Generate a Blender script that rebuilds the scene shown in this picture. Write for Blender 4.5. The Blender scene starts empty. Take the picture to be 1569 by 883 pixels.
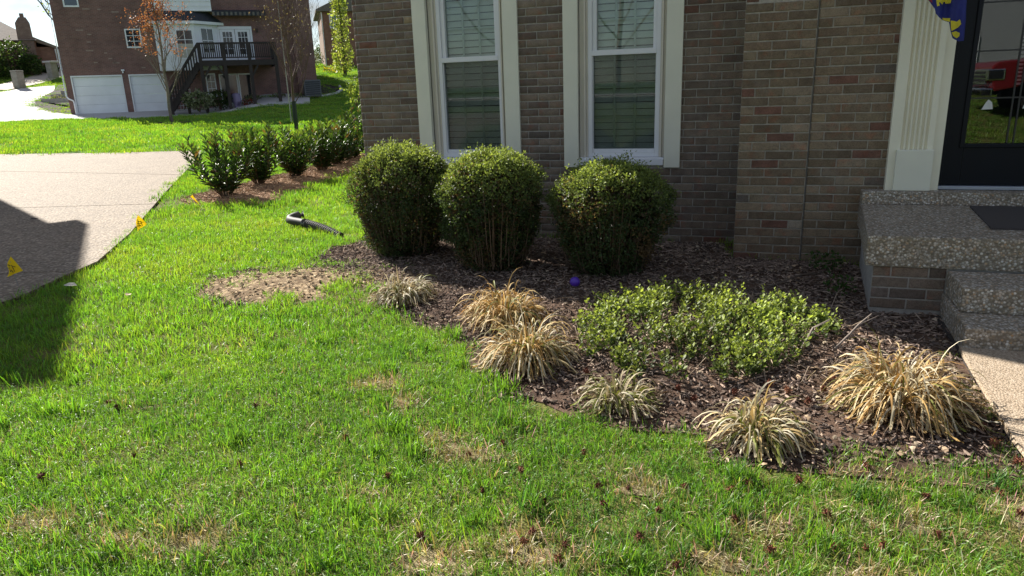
import bpy, bmesh, math, random
import numpy as np
from mathutils import Vector, Matrix

S = bpy.context.scene
COL = S.collection
R = math.radians
PI = math.pi

# ------------------------------------------------------------------ camera, world, sun, exposure
cam_d = bpy.data.cameras.new('camera')
cam = bpy.data.objects.new('camera', cam_d)
COL.objects.link(cam)
S.camera = cam
yaw, pitch, roll = -0.33608, 0.27621, -0.03497
_f = Vector((math.sin(yaw) * math.cos(pitch), math.cos(yaw) * math.cos(pitch), -math.sin(pitch)))
_r = Vector((math.cos(yaw), -math.sin(yaw), 0))
_u = _r.cross(_f)
_r2 = _r * math.cos(roll) + _u * math.sin(roll)
_u2 = _u * math.cos(roll) - _r * math.sin(roll)
CAM = Vector((0, -6.567, 1.42))
mw = Matrix((_r2, _u2, -_f)).transposed().to_4x4()
mw.translation = CAM
cam.matrix_world = mw
cam_d.sensor_width = 36
cam_d.lens = 25.21
cam_d.clip_start = 0.05
cam_d.clip_end = 2000

SUN_AZ = Vector((-0.883, 0.469))          # horizontal direction towards the sun
SUN_EL = R(34)
w = bpy.data.worlds.new('World')
S.world = w
w.use_nodes = True
nt = w.node_tree
sky = nt.nodes.new('ShaderNodeTexSky')
sky.sky_type = 'NISHITA'
sky.sun_disc = False
sky.sun_elevation = SUN_EL
sky.sun_rotation = math.atan2(SUN_AZ.x, SUN_AZ.y)
sky.air_density = 0.9
sky.dust_density = 0.25
sky.ozone_density = 2.0
bg = nt.nodes['Background']
tc = nt.nodes.new('ShaderNodeTexCoord')
mpn = nt.nodes.new('ShaderNodeMapping'); mpn.inputs['Scale'].default_value = (1.0, 1.0, 2.6)
nt.links.new(tc.outputs['Generated'], mpn.inputs['Vector'])
cn = nt.nodes.new('ShaderNodeTexNoise'); cn.inputs['Scale'].default_value = 3.2; cn.inputs['Detail'].default_value = 8; cn.inputs['Roughness'].default_value = .6
nt.links.new(mpn.outputs[0], cn.inputs['Vector'])
cr_ = nt.nodes.new('ShaderNodeValToRGB'); cr_.color_ramp.elements[0].position = .38; cr_.color_ramp.elements[1].position = .66
nt.links.new(cn.outputs['Fac'], cr_.inputs['Fac'])
cm = nt.nodes.new('ShaderNodeMix'); cm.data_type = 'RGBA'
nt.links.new(cr_.outputs['Color'], cm.inputs[0]); nt.links.new(sky.outputs['Color'], cm.inputs[6]); cm.inputs[7].default_value = (3.0, 2.95, 2.85, 1)
nt.links.new(cm.outputs[2], bg.inputs['Color'])
bg.inputs['Strength'].default_value = 0.065
sd = bpy.data.lights.new('sun', 'SUN')
sd.energy = 4.9
sd.angle = R(0.55)
sd.color = (1.0, 0.95, 0.86)
sun = bpy.data.objects.new('sun', sd)
COL.objects.link(sun)
sdir = Vector((SUN_AZ.x * math.cos(SUN_EL), SUN_AZ.y * math.cos(SUN_EL), math.sin(SUN_EL)))
sun.rotation_euler = (-sdir).to_track_quat('-Z', 'Y').to_euler()
sun.location = (-20, 10, 30)
S.view_settings.view_transform = 'Standard'
S.view_settings.look = 'None'
S.view_settings.exposure = 1.3
S.view_settings.gamma = 1.0
S.cycles.max_bounces = 8
S.cycles.transparent_max_bounces = 24

# ------------------------------------------------------------------ helpers
def lin(r, g, b):
    f = lambda c: (c / 12.92 if c <= 0.04045 else ((c + 0.055) / 1.055) ** 2.4)
    return (f(r / 255), f(g / 255), f(b / 255))

class NT:
    def __init__(s, name):
        s.m = bpy.data.materials.new(name)
        s.m.use_nodes = True
        s.t = s.m.node_tree
        s.b = s.t.nodes['Principled BSDF']
        s.out = s.t.nodes['Material Output']
    def n(s, typ, **kw):
        nd = s.t.nodes.new(typ)
        for k, v in kw.items():
            if k in nd.inputs and not hasattr(nd, k): nd.inputs[k].default_value = v
            else: setattr(nd, k, v)
        return nd
    def l(s, a, b): s.t.links.new(a, b)
    def coord(s, kind='Object'):
        return s.n('ShaderNodeTexCoord').outputs[kind]
    def pos(s):
        return s.n('ShaderNodeNewGeometry').outputs['Position']
    def noise(s, vec, scale, detail=4, rough=0.55):
        nd = s.n('ShaderNodeTexNoise')
        nd.inputs['Scale'].default_value = scale
        nd.inputs['Detail'].default_value = detail
        nd.inputs['Roughness'].default_value = rough
        s.l(vec, nd.inputs['Vector'])
        return nd.outputs['Fac']
    def voro(s, vec, scale, feature='F1', out='Distance'):
        nd = s.n('ShaderNodeTexVoronoi', feature=feature)
        nd.inputs['Scale'].default_value = scale
        s.l(vec, nd.inputs['Vector'])
        return nd.outputs[out]
    def ramp(s, fac, stops, interp='LINEAR'):
        nd = s.n('ShaderNodeValToRGB')
        cr = nd.color_ramp
        cr.interpolation = interp
        while len(cr.elements) < len(stops): cr.elements.new(0.5)
        for e, (p, c) in zip(cr.elements, stops):
            e.position = p
            e.color = (c[0], c[1], c[2], 1) if hasattr(c, '__len__') else (c, c, c, 1)
        s.l(fac, nd.inputs['Fac'])
        return nd.outputs['Color']
    def mix(s, fac, a, b, blend='MIX'):
        nd = s.n('ShaderNodeMix', data_type='RGBA', blend_type=blend)
        for val, idx in ((fac, 0), (a, 6), (b, 7)):
            if hasattr(val, 'is_linked') or hasattr(val, 'links'): s.l(val, nd.inputs[idx])
            elif hasattr(val, '__len__'): nd.inputs[idx].default_value = (val[0], val[1], val[2], 1)
            else: nd.inputs[idx].default_value = val
        return nd.outputs[2]
    def bump(s, height, strength=0.3, dist=0.01):
        nd = s.n('ShaderNodeBump')
        nd.inputs['Strength'].default_value = strength
        nd.inputs['Distance'].default_value = dist
        s.l(height, nd.inputs['Height'])
        s.l(nd.outputs['Normal'], s.b.inputs['Normal'])
    def base(s, c):
        if hasattr(c, 'links'): s.l(c, s.b.inputs['Base Color'])
        else: s.b.inputs['Base Color'].default_value = (c[0], c[1], c[2], 1)
    def rough(s, v): s.b.inputs['Roughness'].default_value = v
    def spec(s, v): s.b.inputs['Specular IOR Level'].default_value = v

def simple(name, c, rough=0.6, var=0.15, scale=8.0, bump=0.0, bscale=80.0, metal=0.0, spec=0.5, kind='Object'):
    k = NT(name)
    v = k.coord(kind)
    if var > 0:
        f = k.noise(v, scale, 5)
        k.base(k.ramp(f, [(0.3, tuple(x * (1 - var) for x in c)), (0.7, tuple(min(1, x * (1 + var)) for x in c))]))
    else: k.base(c)
    if bump > 0: k.bump(k.noise(v, bscale, 3), bump, 0.01)
    k.rough(rough); k.spec(spec)
    k.b.inputs['Metallic'].default_value = metal
    return k.m

def leafmat(name, transl=0.35, rough=0.45, spec=0.4, attr='Col', warm=(1.12, 1.12, 0.55)):
    k = NT(name)
    a = k.n('ShaderNodeAttribute', attribute_name=attr)
    c = a.outputs['Color']
    k.base(c); k.rough(rough); k.spec(spec)
    tr = k.n('ShaderNodeBsdfTranslucent')
    k.l(k.mix(1.0, c, warm, 'MULTIPLY'), tr.inputs['Color'])
    mx = k.n('ShaderNodeMixShader')
    mx.inputs[0].default_value = transl
    k.l(k.b.outputs[0], mx.inputs[1]); k.l(tr.outputs[0], mx.inputs[2])
    k.l(mx.outputs[0], k.out.inputs['Surface'])
    return k.m

def glassmat(name, ior=1.7, tint=(0.9, 0.95, 0.93)):
    k = NT(name)
    fr = k.n('ShaderNodeFresnel'); fr.inputs['IOR'].default_value = ior
    tp = k.n('ShaderNodeBsdfTransparent'); tp.inputs['Color'].default_value = (*tint, 1)
    gl = k.n('ShaderNodeBsdfGlossy'); gl.inputs['Roughness'].default_value = 0.0
    mx = k.n('ShaderNodeMixShader')
    k.l(fr.outputs[0], mx.inputs[0]); k.l(tp.outputs[0], mx.inputs[1]); k.l(gl.outputs[0], mx.inputs[2])
    k.l(mx.outputs[0], k.out.inputs['Surface'])
    return k.m

def tag(o, label=None, cat=None, group=None, kind=None):
    if label: o['label'] = label
    if cat: o['category'] = cat
    if group: o['group'] = group
    if kind: o['kind'] = kind
    return o

def empty(name, loc=(0, 0, 0), rz=0.0):
    o = bpy.data.objects.new(name, None)
    COL.objects.link(o)
    o.location = loc
    o.rotation_euler = (0, 0, rz)
    o.empty_display_size = 0.2
    return o

def link(name, me, parent=None, mats=(), loc=None, kind=None):
    o = bpy.data.objects.new(name, me)
    COL.objects.link(o)
    if parent is not None: o.parent = parent
    if loc is not None: o.location = loc
    for m in mats:
        if m.name not in [x.name for x in me.materials if x]: me.materials.append(m)
    if kind: o['kind'] = kind
    return o

def frame(d):
    d = d.normalized()
    a = Vector((0, 0, 1)) if abs(d.z) < 0.9 else Vector((1, 0, 0))
    u = d.cross(a).normalized()
    return u, u.cross(d).normalized()

class MB:
    def __init__(s): s.v = []; s.f = []; s.m = []
    def add(s, vs, fs, mi=0):
        o = len(s.v)
        s.v += [tuple(x) for x in vs]
        s.f += [tuple(i + o for i in f) for f in fs]
        s.m += [mi] * len(fs)
        return s
    def box(s, x0, x1, y0, y1, z0, z1, mi=0):
        vs = [(x, y, z) for x in (x0, x1) for y in (y0, y1) for z in (z0, z1)]
        return s.add(vs, [(0, 1, 3, 2), (4, 6, 7, 5), (0, 4, 5, 1), (2, 3, 7, 6), (0, 2, 6, 4), (1, 5, 7, 3)], mi)
    def bar(s, a, b, w_, t, mi=0, up=(0, 0, 1)):
        a = Vector(a); b = Vector(b); d = (b - a).normalized(); up = Vector(up)
        if abs(d.dot(up)) > 0.95: up = Vector((0, 1, 0))
        sd_ = d.cross(up).normalized(); un = sd_.cross(d)
        vs = []
        for p in (a, b):
            for i, j in ((-1, -1), (1, -1), (1, 1), (-1, 1)):
                vs.append(p + sd_ * (i * w_ / 2) + un * (j * t / 2))
        return s.add(vs, [(3, 2, 1, 0), (4, 5, 6, 7), (0, 1, 5, 4), (1, 2, 6, 5), (2, 3, 7, 6), (3, 0, 4, 7)], mi)
    def tube(s, path, radii, n=6, mi=0, cap=True):
        P = [Vector(p) for p in path]
        if not hasattr(radii, '__len__'): radii = [radii] * len(P)
        vs = []; fs = []
        u = None
        for i, p in enumerate(P):
            d = (P[min(i + 1, len(P) - 1)] - P[max(i - 1, 0)])
            if d.length < 1e-9: d = Vector((0, 0, 1))
            d.normalize()
            if u is None: u, v = frame(d)
            else:
                u = (u - d * u.dot(d))
                if u.length < 1e-6: u, v = frame(d)
                u.normalize(); v = d.cross(u)
            for k in range(n):
                a = 2 * PI * k / n
                vs.append(p + (u * math.cos(a) + v * math.sin(a)) * radii[i])
        for i in range(len(P) - 1):
            for k in range(n):
                k2 = (k + 1) % n
                fs.append((i * n + k, i * n + k2, (i + 1) * n + k2, (i + 1) * n + k))
        if cap:
            fs.append(tuple(range(n - 1, -1, -1)))
            fs.append(tuple((len(P) - 1) * n + k for k in range(n)))
        return s.add(vs, fs, mi)
    def prism(s, poly, z0, z1, mi=0, axis='z'):
        n = len(poly)
        if axis == 'z': mk = lambda p, z: (p[0], p[1], z)
        elif axis == 'y': mk = lambda p, z: (p[0], z, p[1])
        else: mk = lambda p, z: (z, p[0], p[1])
        vs = [mk(p, z0) for p in poly] + [mk(p, z1) for p in poly]
        fs = [tuple(range(n - 1, -1, -1)), tuple(range(n, 2 * n))] + [(i, (i + 1) % n, n + (i + 1) % n, n + i) for i in range(n)]
        return s.add(vs, fs, mi)
    def quad(s, a, b, c, d, mi=0): return s.add([a, b, c, d], [(0, 1, 2, 3)], mi)
    def mesh(s, name, mats=(), smooth=False, bevel=0.0, weld=False):
        me = bpy.data.meshes.new(name)
        me.from_pydata(s.v, [], s.f)
        for m in mats: me.materials.append(m)
        if len(mats) > 1: me.polygons.foreach_set('material_index', s.m)
        bm = bmesh.new(); bm.from_mesh(me)
        if weld: bmesh.ops.remove_doubles(bm, verts=bm.verts, dist=1e-5)
        bmesh.ops.recalc_face_normals(bm, faces=bm.faces)
        if bevel > 0:
            es = [e for e in bm.edges if len(e.link_faces) == 2 and e.calc_face_angle(0) > 0.6]
            bmesh.ops.bevel(bm, geom=es, offset=bevel, segments=2, affect='EDGES', profile=0.6)
        bm.to_mesh(me); bm.free()
        if smooth: me.polygons.foreach_set('use_smooth', [True] * len(me.polygons))
        return me
    def build(s, name, mats, parent=None, smooth=False, bevel=0.0, loc=None, kind=None, weld=False):
        if not isinstance(mats, (list, tuple)): mats = [mats]
        return link(name, s.mesh(name, mats, smooth, bevel, weld), parent, (), loc, kind)

def copy_tree(o, parent=None):
    c = o.copy(); COL.objects.link(c)
    if parent is not None: c.parent = parent
    for ch in [x for x in bpy.data.objects if x.parent == o]: copy_tree(ch, c)
    return c

def np_mesh(name, V, F, mats, col=None, parent=None, kind=None, smooth=False, loc=None):
    V = np.asarray(V, np.float32).reshape(-1, 3); F = np.asarray(F, np.int32)
    n, k = F.shape
    me = bpy.data.meshes.new(name)
    me.vertices.add(len(V)); me.vertices.foreach_set('co', V.ravel())
    me.loops.add(n * k); me.loops.foreach_set('vertex_index', F.ravel())
    me.polygons.add(n)
    me.polygons.foreach_set('loop_start', np.arange(0, n * k, k, dtype=np.int32))
    if smooth: me.polygons.foreach_set('use_smooth', np.ones(n, bool))
    me.update(calc_edges=True)
    if col is not None:
        ca = me.color_attributes.new('Col', 'FLOAT_COLOR', 'POINT')
        c4 = np.ones((len(V), 4), np.float32); c4[:, :3] = col
        ca.data.foreach_set('color', c4.ravel())
    for m in (mats if isinstance(mats, (list, tuple)) else [mats]): me.materials.append(m)
    if name is None: return me
    return link(name, me, parent, (), loc, kind)

def nrm(a): return a / np.maximum(np.linalg.norm(a, axis=-1, keepdims=True), 1e-9)

def leaf_arrays(pos, d, up, L, W, col, fold=0.15, curl=0.0):
    """folded 2-triangle leaves: base, left, tip, right"""
    d = nrm(d); side = nrm(np.cross(d, up)); n = np.cross(side, d)
    L = np.asarray(L)[:, None]; W = np.asarray(W)[:, None]
    b = pos; m = pos + d * L * 0.5 + n * curl * L
    l = m + side * W * 0.5 + n * W * fold; r = m - side * W * 0.5 + n * W * fold
    t = pos + d * L - n * curl * L * 0.6
    N = len(pos)
    V = np.stack([b, l, t, r], 1).reshape(-1, 3)
    i = np.arange(N)[:, None] * 4
    F = np.concatenate([i + np.array([0, 1, 2]), i + np.array([0, 2, 3])], 0)
    C = np.repeat(col, 4, axis=0)
    return V, F, C

def ribbons(base, d, L, W, bend, col0, col1, K=5, droop=1.0, rng=None, twist=0.3):
    """arching blades; d initial direction, bend pulls them down along their length"""
    N = len(base)
    d = nrm(d)
    pts = np.zeros((N, K + 1, 3)); pts[:, 0] = base
    dirs = np.zeros((N, K + 1, 3)); cur = d.copy(); dirs[:, 0] = cur
    step = (L / K)[:, None]
    for k in range(1, K + 1):
        pts[:, k] = pts[:, k - 1] + cur * step
        cur = cur + np.array([0, 0, -1.0]) * (bend / K)[:, None] * (0.5 + k / K * droop)
        cur = nrm(cur); dirs[:, k] = cur
    h = nrm(np.stack([d[:, 1], -d[:, 0], np.zeros(N)], 1) + 1e-6)
    if rng is not None: h = nrm(h + rng.normal(0, twist, (N, 3)))
    t = np.linspace(0, 1, K + 1)
    prof = np.minimum(1, 0.55 + 1.2 * t) * (1 - t ** 3 * 0.97)
    hw = (W[:, None] * prof[None] / 2)[..., None]
    A = pts + h[:, None] * hw; B = pts - h[:, None] * hw
    V = np.stack([A, B], 2).reshape(-1, 3)
    i = (np.arange(N)[:, None] * (K + 1) * 2 + np.arange(K)[None] * 2).reshape(-1, 1)
    F = i + np.array([0, 1, 3, 2])
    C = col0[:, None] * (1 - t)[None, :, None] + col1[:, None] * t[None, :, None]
    C = np.repeat(C, 2, axis=1).reshape(-1, 3)
    return V, F, C

def vnoise(x, y, scale, seed=0):
    x = np.asarray(x, float) * scale + seed * 17.3; y = np.asarray(y, float) * scale - seed * 9.1
    xi = np.floor(x).astype(int); yi = np.floor(y).astype(int); fx = x - xi; fy = y - yi
    def hsh(a, b):
        v = np.sin(a * 127.1 + b * 311.7 + seed * 74.7) * 43758.5453
        return v - np.floor(v)
    ux = fx * fx * (3 - 2 * fx); uy = fy * fy * (3 - 2 * fy)
    return (hsh(xi, yi) * (1 - ux) + hsh(xi + 1, yi) * ux) * (1 - uy) + (hsh(xi, yi + 1) * (1 - ux) + hsh(xi + 1, yi + 1) * ux) * uy

def fbm(x, y, scale, seed=0):
    return (vnoise(x, y, scale, seed) * 0.5 + vnoise(x, y, scale * 2.1, seed + 3) * 0.3 + vnoise(x, y, scale * 4.3, seed + 7) * 0.2)

def inpoly(x, y, poly):
    x = np.asarray(x); y = np.asarray(y); r = np.zeros(x.shape, bool)
    n = len(poly)
    for i in range(n):
        x0, y0 = poly[i]; x1, y1 = poly[(i + 1) % n]
        if y0 == y1: continue
        c = ((y0 > y) != (y1 > y)) & (x < (x1 - x0) * (y - y0) / (y1 - y0) + x0)
        r ^= c
    return r

def sm(a, b, x):
    t = np.clip((x - a) / (b - a), 0, 1); return t * t * (3 - 2 * t)

def hgt(x, y):
    """height of the ground: flat by the house, rising towards the houses beyond, and to the street behind"""
    x = np.asarray(x, float); y = np.asarray(y, float)
    s = -.643 * x + .766 * (y + 6.57); l = .766 * x + .643 * (y + 6.57)
    a = l / np.maximum(s, 1.)
    Lp = np.interp(s, [22, 35, 44, 47.5, 60, 75, 120, 400], [0, .3, .4, .62, 2.1, 4.2, 8, 9])
    Rp = np.interp(s, [22, 35, 42, 46, 52, 60, 80, 120, 400], [0, .3, .7, 1.1, 2.3, 3.2, 4.4, 6, 7])
    ww = sm(-.03, .06, a)
    return Lp * (1 - ww) + Rp * ww + np.interp(-y, [9, 17], [0, .75])

def gz(x, y):
    """the lawn sheet itself, with its small bumps"""
    x = np.asarray(x, float); y = np.asarray(y, float)
    near = (x > -14) & (x < 4) & (y > -8) & (y < 9)
    return hgt(x, y) - np.where(near, vnoise(x, y, 2.2, 1) * .02, 0) - .006

def Hh(x, y): return float(hgt(x, y))

def edge_dist(x, y, poly):
    x = np.asarray(x, float); y = np.asarray(y, float); d = np.full(x.shape, 1e9)
    for i in range(len(poly)):
        (ax, ay), (bx, by) = poly[i], poly[(i + 1) % len(poly)]
        vx, vy = bx - ax, by - ay; t = np.clip(((x - ax) * vx + (y - ay) * vy) / max(vx * vx + vy * vy, 1e-9), 0, 1)
        d = np.minimum(d, np.hypot(x - ax - t * vx, y - ay - t * vy))
    return d

def bedz(x, y, poly):
    return gz(x, y) + .004 + (.020 + .045 * fbm(x, y, 3.0, 2)) * sm(.0, .55, edge_dist(x, y, poly))

def scatter(name, protos, pts, rots, scl, idx, tint, mats=()):
    """instances of the prototype meshes on points, by geometry nodes"""
    pc = bpy.data.collections.new(name + '_kinds')
    for i, me in enumerate(protos):
        o = bpy.data.objects.new('%s_kind_%02d' % (name, i), me)
        pc.objects.link(o)
    N = len(pts)
    me = bpy.data.meshes.new(name)
    me.vertices.add(N); me.vertices.foreach_set('co', np.asarray(pts, np.float32).ravel())
    for nm, ty, key, val in (('rot', 'FLOAT_VECTOR', 'vector', rots), ('scl', 'FLOAT', 'value', scl), ('idx', 'INT', 'value', idx), ('tint', 'FLOAT', 'value', tint)):
        at = me.attributes.new(nm, ty, 'POINT')
        at.data.foreach_set(key, np.asarray(val, np.int32 if ty == 'INT' else np.float32).ravel())
    o = link(name, me)
    ng = bpy.data.node_groups.new(name + '_nodes', 'GeometryNodeTree')
    ng.interface.new_socket('Geometry', in_out='INPUT', socket_type='NodeSocketGeometry')
    ng.interface.new_socket('Geometry', in_out='OUTPUT', socket_type='NodeSocketGeometry')
    gi = ng.nodes.new('NodeGroupInput'); go = ng.nodes.new('NodeGroupOutput')
    ip = ng.nodes.new('GeometryNodeInstanceOnPoints')
    ci = ng.nodes.new('GeometryNodeCollectionInfo')
    ci.inputs['Collection'].default_value = pc
    ci.inputs['Separate Children'].default_value = True
    ci.inputs['Reset Children'].default_value = True
    def at(nm, ty):
        nd = ng.nodes.new('GeometryNodeInputNamedAttribute'); nd.data_type = ty
        nd.inputs['Name'].default_value = nm
        return nd.outputs['Attribute']
    L = ng.links.new
    L(gi.outputs[0], ip.inputs['Points'])
    L(ci.outputs[0], ip.inputs['Instance'])
    ip.inputs['Pick Instance'].default_value = True
    L(at('idx', 'INT'), ip.inputs['Instance Index'])
    L(at('rot', 'FLOAT_VECTOR'), ip.inputs['Rotation'])
    L(at('scl', 'FLOAT'), ip.inputs['Scale'])
    L(ip.outputs[0], go.inputs[0])
    md = o.modifiers.new('scatter', 'NODES'); md.node_group = ng
    return o

# ------------------------------------------------------------------ ground polygons (metres; x along the house wall, y into it)
BED = [(-3.8, -0.02), (-3.62, -0.45), (-3.78, -0.85), (-3.7, -1.25), (-3.75, -1.55), (-4.05, -1.72), (-4.25, -2.05), (-4.02, -2.48), (-3.55, -2.64), (-3.08, -2.58),
       (-2.84, -2.26), (-2.5, -2.38), (-2.35, -2.5), (-2.01, -2.7), (-1.66, -2.9), (-1.5, -3.1), (-1.36, -3.36), (-1.03, -3.6), (-0.73, -3.72), (-0.48, -3.78), (-0.16, -3.74),
       (-0.1, -3.98), (0.2, -3.98), (0.4, -3.76), (0.63, -3.78), (0.85, -3.76), (1.0, -3.9), (1.0, -3.5), (1.04, -2.56), (1.1, -2.5), (1.1, -1.8), (0.7, -1.8), (0.75, -0.55), (-0.2, -0.55), (-0.2, -0.02)]
LAUREL_BED = [(-7.95, 1.65), (-7.4, 1.25), (-6.7, 1.3), (-6.25, 1.5), (-6.45, 2.4), (-6.75, 3.6), (-7.1, 5.7), (-7.6, 8.2), (-8.9, 8.4), (-8.55, 6), (-8.2, 4), (-8.1, 2.6)]
DRIVE = [(-5.0, -15), (-4.95, -6), (-5.08, -3.4), (-5.22, -2.8), (-5.44, -2.25), (-5.58, -1.85), (-6.39, -.7), (-8.41, 1.87), (-12.8, 7.6), (-14, 9.0), (-19.7, 7.74), (-32, 5.2), (-32, -15)]
WALK = [(1.0, -15), (1.0, -3.5), (1.04, -2.5), (1.04, -1.9), (2.9, -1.9), (2.9, -15)]
FAR_DRIVE = [(-75, 10), (-36.95, 20.5), (-35.73, 21.9), (-33.13, 23.0), (-29.59, 23.25), (-28.49, 25.0), (-24, 29), (-26.0, 32), (-36.3, 24.5), (-36.7, 24.1), (-38.88, 24.87), (-41.36, 26.1), (-42.94, 27.32), (-44.41, 29.32), (-46.62, 32.14), (-48.78, 34.07), (-49.38, 32.23), (-49.29, 30.21), (-75, 24)]
UPHILL = [(-52.2, 31.2), (-53.0, 34.4), (-56.24, 41.01), (-54.74, 39.69), (-50.2, 34.6), (-49.6, 32.0), (-49.4, 30.3), (-75, 24.2), (-75, 27)]
UPHILL = [(-75, 26.5), (-52.12, 32.0), (-53.82, 35.61), (-58, 43), (-54.2, 41.0), (-50.6, 34.6), (-49.6, 31.0), (-75, 24.6)]
PATCHES = [(-1.72, -3.64, .13, .09), (-1.54, -3.83, .09, .07), (-1.07, -4.16, .17, .09), (-1.25, -4.05, .12, .07), (-2.3, -5.05, .13, .08), (-1.75, -4.97, .17, .07), (-2.0, -5.06, .08, .05), (-.89, -4.84, .13, .1),
           (-2.72, -4.15, .08, .04), (-.55, -4.72, .12, .08), (-.68, -4.66, .08, .06), (-.35, -4.24, .12, .06), (.5, -4.25, .2, .06), (.93, -4.05, .13, .16), (.46, -3.92, .15, .07), (.1, -4.35, .14, .07), (-.05, -4.6, .12, .06), (.35, -4.55, .16, .07), (-1.3, -4.55, .07, .05), (-2.2, -3.95, .07, .04), (-.2, -4.95, .15, .07), (-3.5, -2.15, .44, .30), (-2.92, -2.12, .46, .26)]

def patchiness(x, y):
    v = np.zeros(np.shape(x))
    jx = (vnoise(x, y, 9, 5) - .5) * .12; jy = (vnoise(x, y, 9, 6) - .5) * .12
    for (px, py, rx, ry) in PATCHES:
        v = np.maximum(v, 1 - np.clip(((x + jx - px) / rx) ** 2 + ((y + jy - py) / ry) ** 2, 0, 1.6) / 1.6)
    return v

# ------------------------------------------------------------------ ground materials
def ground_mat():
    k = NT('lawn_soil')
    p = k.pos()
    a = k.noise(p, 3.0, 6, .7)
    c = k.ramp(a, [(.3, lin(84, 96, 40)), (.5, lin(116, 116, 62)), (.7, lin(150, 134, 92))])
    b = k.noise(p, 70, 3)
    c = k.mix(k.ramp(b, [(.35, .35), (.7, 1.0)]), (0.05, 0.06, 0.02), c)
    far = k.noise(p, .12, 4)
    g = k.ramp(far, [(.3, (0.055, .115, .016)), (.7, (.08, .15, .022))])
    sx = k.n('ShaderNodeSeparateXYZ'); k.l(p, sx.inputs[0])
    d = k.n('ShaderNodeVectorMath', operation='DISTANCE'); k.l(p, d.inputs[0]); d.inputs[1].default_value = (0, -6, 0)
    mr = k.n('ShaderNodeMapRange'); k.l(d.outputs['Value'], mr.inputs[0]); mr.inputs[1].default_value = 9; mr.inputs[2].default_value = 22
    k.base(k.mix(mr.outputs[0], c, g)); k.rough(.95); k.spec(.1)
    k.bump(b, .6, .03)
    return k.m

def aggregate(name, scale, stops, base_dark=.55, bump=.5, grime=.3):
    """exposed pebbles in cement: one colour per voronoi cell, cement between, pebbles proud"""
    k = NT(name)
    p = k.coord('Object')
    cellc = k.voro(p, scale, 'F1', 'Color')
    sx = k.n('ShaderNodeSeparateColor'); k.l(cellc, sx.inputs[0])
    c = k.ramp(sx.outputs[0], stops)
    dist = k.voro(p, scale, 'F1', 'Distance')
    gap = k.ramp(dist, [(.36, 0.0), (.72, 1.0)])
    cem = tuple(x * base_dark for x in stops[len(stops) // 2][1])
    c = k.mix(gap, c, cem)
    big = k.noise(p, 1.3, 6, .7)
    c = k.mix(1.0, c, k.ramp(big, [(.25, 1 - grime), (.75, 1.0)]), 'MULTIPLY')
    k.base(c); k.rough(.8); k.spec(.35)
    inv = k.n('ShaderNodeMath', operation='SUBTRACT'); inv.inputs[0].default_value = 1; k.l(dist, inv.inputs[1])
    k.bump(inv.outputs[0], bump, .012)
    return k.m

M_lawn = ground_mat()
M_drive = aggregate('driveway_aggregate', 42, [(.0, lin(84, 71, 58)), (.3, lin(130, 113, 95)), (.55, lin(154, 137, 117)), (.8, lin(178, 161, 141)), (1.0, lin(104, 85, 68))], .60, .9, .22)
M_walk = aggregate('walkway_aggregate', 120, [(.0, lin(112, 94, 76)), (.3, lin(156, 138, 116)), (.55, lin(178, 160, 138)), (.8, lin(194, 178, 158)), (1.0, lin(134, 108, 86))], .92, .35, .14)
M_step = aggregate('step_aggregate', 74, [(.0, lin(112, 104, 94)), (.2, lin(164, 146, 120)), (.4, lin(190, 182, 170)), (.6, lin(156, 144, 126)), (.8, lin(232, 226, 216)), (1.0, lin(184, 148, 108))], .72, .6, .22)
M_joint = simple('joint_dark', lin(52, 46, 42), .9, .3, 20)
M_white_conc = simple('pale_concrete', lin(180, 178, 178), .85, .06, .5, .1, 60)
M_tan_conc = simple('tan_concrete', lin(178, 166, 152), .85, .06, .5)

def dry_end(k, p, c):
    """dried, sandy soil at the left tip of the bed, with a ragged outline"""
    n1 = k.noise(p, 5.5, 5, .7)
    m = None
    for (x, y, rx, ry) in ((-3.5, -2.12, .62, .42), (-2.85, -2.1, .62, .40)):
        v = k.n('ShaderNodeVectorMath', operation='SUBTRACT'); k.l(p, v.inputs[0]); v.inputs[1].default_value = (x, y, 0)
        v2 = k.n('ShaderNodeVectorMath', operation='MULTIPLY'); k.l(v.outputs[0], v2.inputs[0]); v2.inputs[1].default_value = (1 / rx, 1 / ry, 0)
        ln = k.n('ShaderNodeVectorMath', operation='LENGTH'); k.l(v2.outputs[0], ln.inputs[0])
        ad = k.n('ShaderNodeMath', operation='ADD'); k.l(ln.outputs['Value'], ad.inputs[0]); k.l(n1, ad.inputs[1])
        r = k.ramp(ad.outputs[0], [(0.0, 1.0), (1.0, 1.0)])
        mp = k.n('ShaderNodeMapRange'); k.l(ad.outputs[0], mp.inputs[0]); mp.inputs[1].default_value = 1.35; mp.inputs[2].default_value = 1.85; mp.inputs[3].default_value = 1.0 if x < -3 else .6; mp.inputs[4].default_value = 0
        if m is None: m = mp.outputs[0]
        else:
            mx = k.n('ShaderNodeMath', operation='MAXIMUM'); k.l(m, mx.inputs[0]); k.l(mp.outputs[0], mx.inputs[1]); m = mx.outputs[0]
    cl = k.voro(p, 22); 
    tan = k.ramp(k.noise(p, 38, 5, .7), [(.3, lin(124, 102, 78)), (.5, lin(184, 160, 126)), (.7, lin(210, 190, 158))])
    tan = k.mix(k.ramp(cl, [(.25, 0.0), (.6, .7)]), tan, lin(92, 72, 54))
    return k.mix(m, c, tan)

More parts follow.
